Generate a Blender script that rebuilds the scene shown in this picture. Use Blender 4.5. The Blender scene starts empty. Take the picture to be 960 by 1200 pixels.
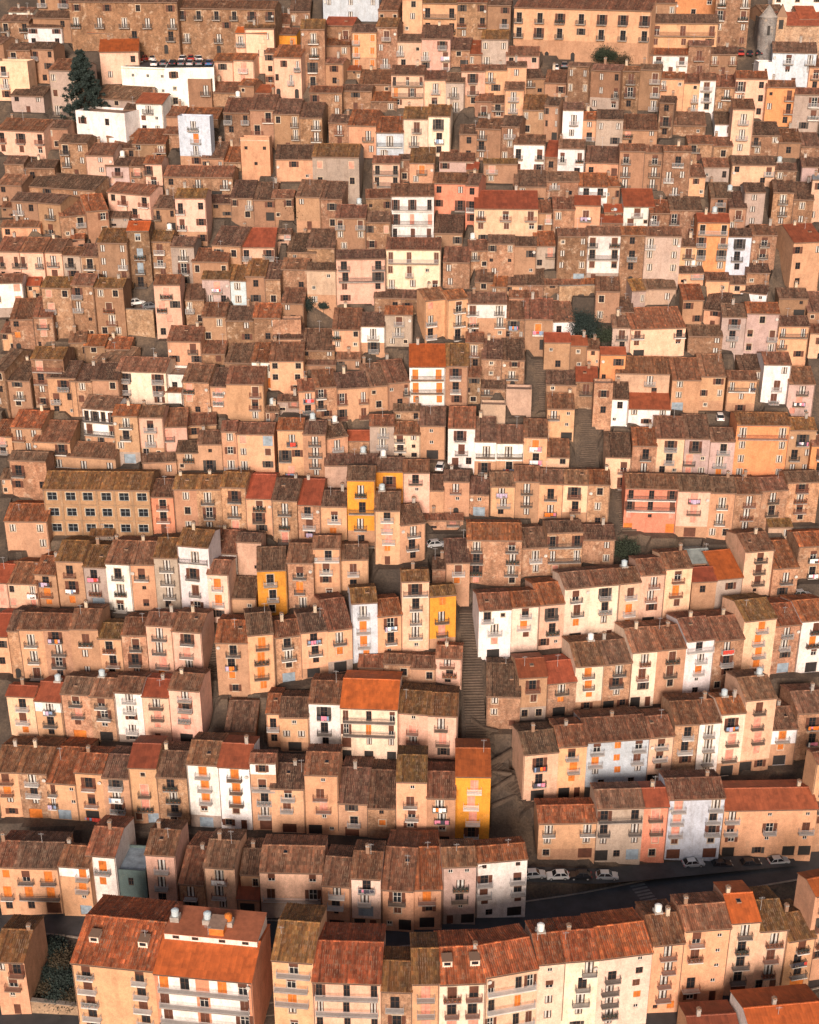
import bpy, math, random
import numpy as np
from mathutils import Matrix, Vector

# ------------------------------------------------------------------ camera
R = math.radians
PITCH, FPX, CAMZ = R(24.6), 1600.0, 172.0      # photo is 960 x 1200
scene = bpy.context.scene
cam_d = bpy.data.cameras.new('camera'); cam = bpy.data.objects.new('camera', cam_d)
scene.collection.objects.link(cam); scene.camera = cam
cam.location = (0, 0, CAMZ); cam.rotation_euler = (R(90) - PITCH, 0, 0)
cam_d.sensor_fit = 'VERTICAL'; cam_d.sensor_height = 24; cam_d.lens = 24 * FPX / 1200
cam_d.clip_start = 1; cam_d.clip_end = 5000

# ------------------------------------------------------------------ light
SUN_EL, SUN_AZ = R(20), R(-6)     # low evening sun behind the viewer, a little to the left
world = bpy.data.worlds.new('World'); scene.world = world; world.use_nodes = True
nt = world.node_tree; bg = nt.nodes['Background']
sky = nt.nodes.new('ShaderNodeTexSky'); sky.sky_type = 'NISHITA'; sky.sun_disc = False
sky.sun_elevation = SUN_EL; sky.sun_rotation = R(180) + SUN_AZ
sky.dust_density = 4.0; sky.air_density = 1.0
nt.links.new(sky.outputs[0], bg.inputs[0]); bg.inputs[1].default_value = 0.075
sd = bpy.data.lights.new('sun', 'SUN'); sd.energy = 4.3; sd.angle = R(20); sd.color = (1.0, 0.83, 0.71)
sun = bpy.data.objects.new('sun', sd); scene.collection.objects.link(sun)
dv = Vector((-math.sin(SUN_AZ) * math.cos(SUN_EL), math.cos(SUN_AZ) * math.cos(SUN_EL), -math.sin(SUN_EL)))
sun.rotation_euler = dv.to_track_quat('-Z', 'Y').to_euler(); sun.location = (0, -50, 300)
vs = scene.view_settings
vs.view_transform = 'Standard'; vs.look = 'None'; vs.gamma = 1; vs.exposure = 0.2; vs.use_curve_mapping = False

rnd = random.Random(7)
COL = scene.collection

# ------------------------------------------------------------------ picture <-> place
FW = np.array([0, math.cos(PITCH), -math.sin(PITCH)]); UP = np.array([0, math.sin(PITCH), math.cos(PITCH)])
C0 = np.array([0, 0, CAMZ])
ZY = np.array([-600, -300, 0, 150, 300, 600, 800, 1000, 1200, 1500, 1900], float)
ZZ = np.array([520, 432, 372, 342, 317, 286, 265, 243, 213, 175, 140], float)
def zdepth(x, y):
    z = np.interp(y, ZY, ZZ)
    g = np.interp(y, [200, 550, 1000, 1250], [0.25, 1, 1, 0.7])
    z = z + 13 * g * np.clip((x - 500) / 440, 0, 1.6) + 7 * np.interp(y, [700, 1000], [0.15, 1]) * np.clip((350 - x) / 350, 0, 1.6)
    return z
def ray(x, y):
    return FW + np.array([(x - 480) / FPX, 0, 0]) + UP * (600 - y) / FPX
def ground(x, y):
    return C0 + ray(x, y) * float(zdepth(x, y))
def on_plane(x, y, z):
    d = ray(x, y); return C0 + d * ((z - CAMZ) / d[2])
def proj(p):
    q = np.asarray(p) - C0; z = q @ FW
    return 480 + FPX * q[0] / z, 600 - FPX * (q @ UP) / z

# smooth hillside height at plan point (vectorised bisection along picture columns)
def hill(X, Y):
    lo = np.full(X.shape, -600.0); hi = np.full(X.shape, 1900.0)
    for _ in range(34):
        m = (lo + hi) / 2; px = np.full(X.shape, 480.0)
        for _ in range(3):
            Z = zdepth(px, m); px = 480 + X * FPX / Z
        Z = zdepth(px, m)
        D = Z * (math.cos(PITCH) + (600 - m) / FPX * math.sin(PITCH))
        far = D > Y
        lo = np.where(far, m, lo); hi = np.where(far, hi, m)
    return CAMZ + Z * (-math.sin(PITCH) + (600 - m) / FPX * math.cos(PITCH))

# ------------------------------------------------------------------ materials
MATS = {}
def mat(key, col=(.5, .5, .5), rough=.85, build=None, metal=0.0):
    m = bpy.data.materials.new(key); m.use_nodes = True
    b = m.node_tree.nodes['Principled BSDF']
    b.inputs['Base Color'].default_value = (*col, 1); b.inputs['Roughness'].default_value = rough
    b.inputs['Metallic'].default_value = metal
    if build: build(m.node_tree, b, col)
    MATS[key] = m; return m
def N(t, ty, **kw):
    n = t.nodes.new(ty)
    for k, v in kw.items(): setattr(n, k, v)
    return n
def noise(t, vec, scale, detail=4, rough=.6):
    n = N(t, 'ShaderNodeTexNoise'); n.inputs['Scale'].default_value = scale
    n.inputs['Detail'].default_value = detail; n.inputs['Roughness'].default_value = rough
    if vec is not None: t.links.new(vec, n.inputs['Vector'])
    return n.outputs['Fac']
def ramp(t, fac, stops):
    r = N(t, 'ShaderNodeValToRGB'); e = r.color_ramp.elements
    while len(e) > len(stops): e.remove(e[-1])
    while len(e) < len(stops): e.new(1)
    for q, (p, c) in zip(e, stops):
        q.position = p; q.color = (*c, 1) if isinstance(c, tuple) else (c, c, c, 1)
    t.links.new(fac, r.inputs[0]); return r.outputs[0]
def mul(t, a, b, f=1.0, mode='MULTIPLY'):
    m = N(t, 'ShaderNodeMix', data_type='RGBA', blend_type=mode)
    if isinstance(f, float): m.inputs[0].default_value = f
    else: t.links.new(f, m.inputs[0])
    for s, v in ((6, a), (7, b)):
        if isinstance(v, tuple): m.inputs[s].default_value = (*v, 1)
        else: t.links.new(v, m.inputs[s])
    return m.outputs[2]
def bump(t, b, h, s, d=.05):
    n = N(t, 'ShaderNodeBump'); n.inputs['Strength'].default_value = s; n.inputs['Distance'].default_value = d
    t.links.new(h, n.inputs['Height']); t.links.new(n.outputs[0], b.inputs['Normal'])
def pos(t): return N(t, 'ShaderNodeNewGeometry').outputs['Position']
def scaled(t, vec, s):
    m = N(t, 'ShaderNodeMapping'); m.inputs['Scale'].default_value = s; t.links.new(vec, m.inputs[0]); return m.outputs[0]

def b_plaster(t, b, col):
    p = pos(t); tint = N(t, 'ShaderNodeAttribute', attribute_name='tint').outputs['Color']
    big = ramp(t, noise(t, p, .35, 5, .65), [(.30, .80), (.5, .98), (.72, 1.10)])
    c = mul(t, tint, big)
    streak = ramp(t, noise(t, scaled(t, p, (1., 1., .3)), .9, 5, .7), [(.34, (.58, .50, .45)), (.52, (1., 1., 1.))])
    c = mul(t, c, streak, .38)
    patch = ramp(t, noise(t, p, .55, 6, .7), [(.60, 0.), (.67, 1.)])
    c = mul(t, c, (.42, .30, .20), mul(t, patch, (.22, .22, .22)), 'MIX')
    c = mul(t, c, ramp(t, noise(t, p, 1.5, 6, .75), [(.32, .84), (.5, 1.), (.7, 1.07)]))
    c = mul(t, c, ramp(t, noise(t, p, 5.5, 3, .6), [(.3, .80), (.7, 1.12)]))
    t.links.new(c, b.inputs['Base Color']); bump(t, b, noise(t, p, 6, 4, .7), .35, .05)
def b_stone(t, b, col):
    p = pos(t); tint = N(t, 'ShaderNodeAttribute', attribute_name='tint').outputs['Color']
    v = N(t, 'ShaderNodeTexVoronoi'); v.inputs['Scale'].default_value = 4.2; t.links.new(scaled(t, p, (1, 1, 1.8)), v.inputs[0])
    big = ramp(t, noise(t, p, .4, 6, .7), [(.3, .58), (.5, .95), (.72, 1.25)])
    c = mul(t, tint, big)
    sep = N(t, 'ShaderNodeSeparateColor'); t.links.new(v.outputs['Color'], sep.inputs[0])
    c = mul(t, c, ramp(t, sep.outputs[0], [(0., .80), (1., 1.16)]))
    c = mul(t, c, ramp(t, v.outputs['Distance'], [(.3, 1.), (.62, .82)]))
    streak = ramp(t, noise(t, scaled(t, p, (1., 1., .3)), .9, 5, .7), [(.36, (.60, .50, .45)), (.54, (1., 1., 1.))])
    c = mul(t, c, streak, .6)
    c = mul(t, c, ramp(t, noise(t, p, 1.7, 6, .75), [(.32, .64), (.5, 1.), (.7, 1.2)]))
    pale = ramp(t, noise(t, p, .7, 6, .72), [(.55, 0.), (.66, 1.)])
    c = mul(t, c, (.56, .42, .31), mul(t, pale, (.55, .55, .55)), 'MIX')
    t.links.new(c, b.inputs['Base Color']); bump(t, b, v.outputs['Distance'], .4, .05)
def b_tile(t, b, col):
    tint = N(t, 'ShaderNodeAttribute', attribute_name='tint').outputs['Color']; p = pos(t)
    uv = N(t, 'ShaderNodeUVMap', uv_map='tiles').outputs[0]
    w = N(t, 'ShaderNodeTexWhiteNoise', noise_dimensions='2D'); t.links.new(uv, w.inputs['Vector'])
    sx = N(t, 'ShaderNodeSeparateXYZ'); t.links.new(uv, sx.inputs[0])
    w1 = N(t, 'ShaderNodeTexWhiteNoise', noise_dimensions='1D'); t.links.new(sx.outputs[0], w1.inputs['W'])
    c = mul(t, tint, ramp(t, w.outputs['Value'], [(0., .62), (.4, .9), (.8, 1.15), (.95, 1.6), (1., 2.0)]))
    c = mul(t, c, ramp(t, w1.outputs['Value'], [(0., .60), (.5, 1.), (.85, 1.3), (1., 1.6)]))
    hue = ramp(t, w.outputs['Color'], [(0., (1.2, .88, .72)), (.5, (1., 1., 1.)), (1., (.85, 1.06, 1.14))])
    c = mul(t, c, hue, .8)
    c = mul(t, c, ramp(t, noise(t, p, .45, 6, .68), [(.3, .55), (.52, 1.), (.72, 1.45)]))
    lich = ramp(t, noise(t, p, 1.3, 6, .72), [(.54, 0.), (.66, 1.)])
    c = mul(t, c, (.33, .235, .16), mul(t, lich, (.5, .5, .5)), 'MIX')
    dk = ramp(t, noise(t, p, .8, 6, .72), [(.60, 0.), (.70, 1.)])
    c = mul(t, c, (.06, .048, .042), mul(t, dk, (.6, .6, .6)), 'MIX')
    t.links.new(c, b.inputs['Base Color'])
def b_sheet(t, b, col):
    tint = N(t, 'ShaderNodeAttribute', attribute_name='tint').outputs['Color']; p = pos(t)
    uv = N(t, 'ShaderNodeUVMap', uv_map='tiles').outputs[0]
    w = N(t, 'ShaderNodeTexWhiteNoise', noise_dimensions='2D'); t.links.new(uv, w.inputs['Vector'])
    c = mul(t, tint, ramp(t, w.outputs['Value'], [(0., .80), (1., 1.18)]))
    c = mul(t, c, ramp(t, noise(t, p, .6, 5, .65), [(.3, .68), (.52, 1.), (.72, 1.2)]))
    t.links.new(c, b.inputs['Base Color']); b.inputs['Roughness'].default_value = .7
def b_rough(sc, lo, hi, bs=.3):
    def f(t, b, col):
        p = pos(t); c = mul(t, col, ramp(t, noise(t, p, sc, 6, .7), [(.3, lo), (.7, hi)]))
        c = mul(t, c, ramp(t, noise(t, p, sc * .13, 4, .6), [(.3, .72), (.7, 1.25)]))
        t.links.new(c, b.inputs['Base Color']); bump(t, b, noise(t, p, sc * 3, 4), bs)
    return f
def b_ground(t, b, col):
    p = pos(t); n1 = noise(t, p, .12, 6, .7)
    c = ramp(t, n1, [(.32, (.045, .034, .027)), (.5, (.075, .055, .042)), (.64, (.13, .09, .062)), (.76, (.045, .045, .028))])
    c = mul(t, c, ramp(t, noise(t, p, 3.0, 5, .7), [(.3, .6), (.7, 1.35)]))
    t.links.new(c, b.inputs['Base Color']); bump(t, b, noise(t, p, 4, 5), .5, .1)
def b_asphalt(t, b, col):
    p = pos(t); c = mul(t, (.047, .047, .05), ramp(t, noise(t, p, .3, 6, .7), [(.3, .7), (.7, 1.4)]))
    c = mul(t, c, ramp(t, noise(t, p, 9, 3, .7), [(.3, .85), (.7, 1.2)]))
    t.links.new(c, b.inputs['Base Color']); bump(t, b, noise(t, p, 20, 3), .2, .02)
def b_leaf(t, b, col):
    p = pos(t); c = mul(t, col, ramp(t, noise(t, p, 1.3, 4, .7), [(.3, .5), (.7, 1.7)]))
    t.links.new(c, b.inputs['Base Color'])
def b_shut(t, b, col):
    p = pos(t); c = mul(t, col, ramp(t, noise(t, p, .9, 4, .7), [(.3, .62), (.7, 1.3)]))
    t.links.new(c, b.inputs['Base Color'])

mat('plaster', build=b_plaster); mat('stone', build=b_stone, rough=.92)
mat('tile', build=b_tile, rough=.9); mat('sheet', build=b_sheet)
mat('glass', (.018, .02, .024), .12); mat('curtain', (.50, .47, .44), .5, b_shut)
mat('frame_g', (.26, .29, .31), .5); mat('trim_b', (.30, .19, .115), .85, b_rough(3, .75, 1.2)); mat('frame_w', (.66, .62, .57), .6); mat('frame_d', (.09, .045, .028), .6); mat('trim', (.50, .40, .30), .85, b_rough(3, .75, 1.2))
mat('sh_o', (.58, .165, .025), .65, b_shut); mat('sh_r', (.105, .036, .020), .7, b_shut); mat('sh_p', (.66, .27, .20), .7, b_shut)
mat('sh_w', (.68, .64, .60), .7, b_shut); mat('sh_g', (.055, .045, .04), .7, b_shut); mat('sh_b', (.24, .30, .36), .6, b_shut)
mat('gar', (.022, .018, .017), .7, b_shut)
mat('slab', (.30, .26, .235), .9, b_rough(2.5, .7, 1.2)); mat('slab_b', (.26, .19, .14), .9, b_rough(2.5, .7, 1.2)); mat('slab_w', (.62, .58, .54), .9, b_rough(2.5, .8, 1.1))
mat('iron', (.05, .045, .045), .6); mat('iron_l', (.42, .41, .42), .55); mat('iron_r', (.22, .075, .045), .7)
mat('gutter', (.16, .10, .075), .6); mat('fascia', (.25, .15, .10), .85)
mat('concrete', (.34, .30, .27), .9, b_rough(1.5, .7, 1.2)); mat('deck', (.30, .19, .14), .9, b_rough(1.2, .7, 1.2))
mat('terra', (.36, .115, .055), .9, b_rough(1.2, .75, 1.2)); mat('tank', (.45, .53, .58), .45); mat('white', (.78, .77, .75), .5)
mat('ground', build=b_ground, rough=.95); mat('asphalt', build=b_asphalt, rough=.85)
mat('paint', (.17, .17, .17), .8, b_rough(5, .5, 1.1)); mat('step', (.105, .074, .055), .92, b_rough(2, .65, 1.25))
mat('rubble', (.30, .20, .13), .95, b_rough(2.2, .55, 1.4, .8)); mat('kerb', (.25, .21, .18), .9, b_rough(3, .7, 1.2))
for k, c in dict(silver=(.52, .53, .55), white=(.75, .75, .74), black=(.022, .022, .026), grey=(.20, .21, .23), red=(.38, .04, .03), blue=(.05, .13, .30)).items():
    mat('car_' + k, c, .3, metal=.3 if k in ('silver', 'grey') else 0)
mat('rubber', (.02, .02, .02), .8); mat('lamp', (.7, .66, .58), .25); mat('tail', (.35, .02, .02), .3)
mat('leaf', (.026, .036, .02), .8, b_leaf); mat('leaf_d', (.016, .028, .024), .8, b_leaf); mat('leaf_b', (.055, .04, .022), .85, b_leaf)
mat('bark', (.07, .05, .035), .95, b_rough(4, .6, 1.3))
for k, c in dict(white=(.78, .77, .76), red=(.55, .06, .04), blue=(.20, .28, .42), orange=(.75, .20, .03), pink=(.65, .22, .32), dark=(.05, .05, .07), lilac=(.45, .36, .50)).items():
    mat('cloth_' + k, c, .9)

# ------------------------------------------------------------------ mesh data that can be an object or be merged
class MD:
    def __init__(s): s.v = []; s.f = []; s.m = []; s.uv = None; s.tint = None; s.me = None; s.tv = []
    def add(s, vs_, fs, m):
        o = len(s.v); s.v.extend(vs_)
        for q in fs: s.f.append(tuple(i + o for i in q)); s.m.append(m)
    def quad(s, a, b, c, d, m): s.add([a, b, c, d], [(0, 1, 2, 3)], m)
    def box(s, x0, x1, y0, y1, z0, z1, m, caps=True):
        vs_ = [(x0, y0, z0), (x1, y0, z0), (x1, y1, z0), (x0, y1, z0), (x0, y0, z1), (x1, y0, z1), (x1, y1, z1), (x0, y1, z1)]
        fs = [(0, 1, 5, 4), (1, 2, 6, 5), (2, 3, 7, 6), (3, 0, 4, 7)]
        if caps: fs += [(4, 5, 6, 7), (3, 2, 1, 0)]
        s.add(vs_, fs, m)
    def prism(s, pts, h0, h1, m, axis='z'):
        n = len(pts)
        mk = (lambda p, h: (p[0], p[1], h)) if axis == 'z' else ((lambda p, h: (p[0], h, p[1])) if axis == 'y' else (lambda p, h: (h, p[0], p[1])))
        vs_ = [mk(p, h0) for p in pts] + [mk(p, h1) for p in pts]
        fs = [(i, (i + 1) % n, n + (i + 1) % n, n + i) for i in range(n)] + [tuple(range(n))[::-1], tuple(range(n, 2 * n))]
        s.add(vs_, fs, m)
    def cyl(s, c, r0, r1, h, m, n=10):
        vs_ = [(c[0] + r * math.cos(6.28318 * i / n), c[1] + r * math.sin(6.28318 * i / n), c[2] + z) for r, z in ((r0, 0), (r1, h)) for i in range(n)]
        s.add(vs_, [(i, (i + 1) % n, n + (i + 1) % n, n + i) for i in range(n)] + [tuple(range(n, 2 * n))], m)
    def tints(s):
        t = np.tile(np.array([*(s.tint or (1, 1, 1)), 1], np.float32), (len(s.v), 1))
        for a, b, c in s.tv: t[a:b, :3] = c
        return t
    def mesh(s, name):
        if s.me: return s.me
        me = bpy.data.meshes.new(name); me.from_pydata([tuple(map(float, p)) for p in s.v], [], s.f)
        ks = list(dict.fromkeys(s.m))
        for k in ks: me.materials.append(MATS[k])
        if len(ks) > 1:
            ix = {k: i for i, k in enumerate(ks)}
            me.polygons.foreach_set('material_index', [ix[k] for k in s.m])
        if s.uv is not None:
            l = me.uv_layers.new(name='tiles'); l.data.foreach_set('uv', np.asarray(s.uv, np.float32).ravel())
        if s.tint is not None:
            a = me.color_attributes.new('tint', 'FLOAT_COLOR', 'POINT')
            a.data.foreach_set('color', s.tints().ravel())
        s.me = me; return me

class Stuff:                                   # merges pieces into one mesh
    def __init__(s): s.v = []; s.f = []; s.m = []; s.uv = []; s.t = []; s.n = 0
    def add(s, md, M):
        a = np.asarray(md.v, float); a = a @ np.array(M.to_3x3()).T + np.array(M.translation)
        s.v.append(a); o = s.n
        s.f.extend(tuple(i + o for i in q) for q in md.f); s.m.extend(md.m); s.n += len(a)
        s.t.append(md.tints())
        nl = sum(len(q) for q in md.f)
        s.uv.append(np.asarray(md.uv, np.float32) if md.uv is not None else np.zeros((nl, 2), np.float32))
    def build(s, name):
        me = bpy.data.meshes.new(name); me.from_pydata(np.concatenate(s.v).tolist(), [], s.f)
        ks = list(dict.fromkeys(s.m)); ix = {k: i for i, k in enumerate(ks)}
        for k in ks: me.materials.append(MATS[k])
        me.polygons.foreach_set('material_index', [ix[k] for k in s.m])
        me.uv_layers.new(name='tiles').data.foreach_set('uv', np.concatenate(s.uv).ravel())
        me.color_attributes.new('tint', 'FLOAT_COLOR', 'POINT').data.foreach_set('color', np.concatenate(s.t).ravel())
        o = bpy.data.objects.new(name, me); COL.objects.link(o); return o

def link(name, md, parent=None, loc=(0, 0, 0), rz=0.0):
    o = bpy.data.objects.new(name, md.mesh(name) if md else None); COL.objects.link(o)
    o.location = loc; o.rotation_euler = (0, 0, rz)
    if parent: o.parent = parent
    return o
def tag(o, label=None, cat=None, group=None, kind=None):
    for k, v in (('label', label), ('category', cat), ('group', group), ('kind', kind)):
        if v: o[k] = v
    return o

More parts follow.
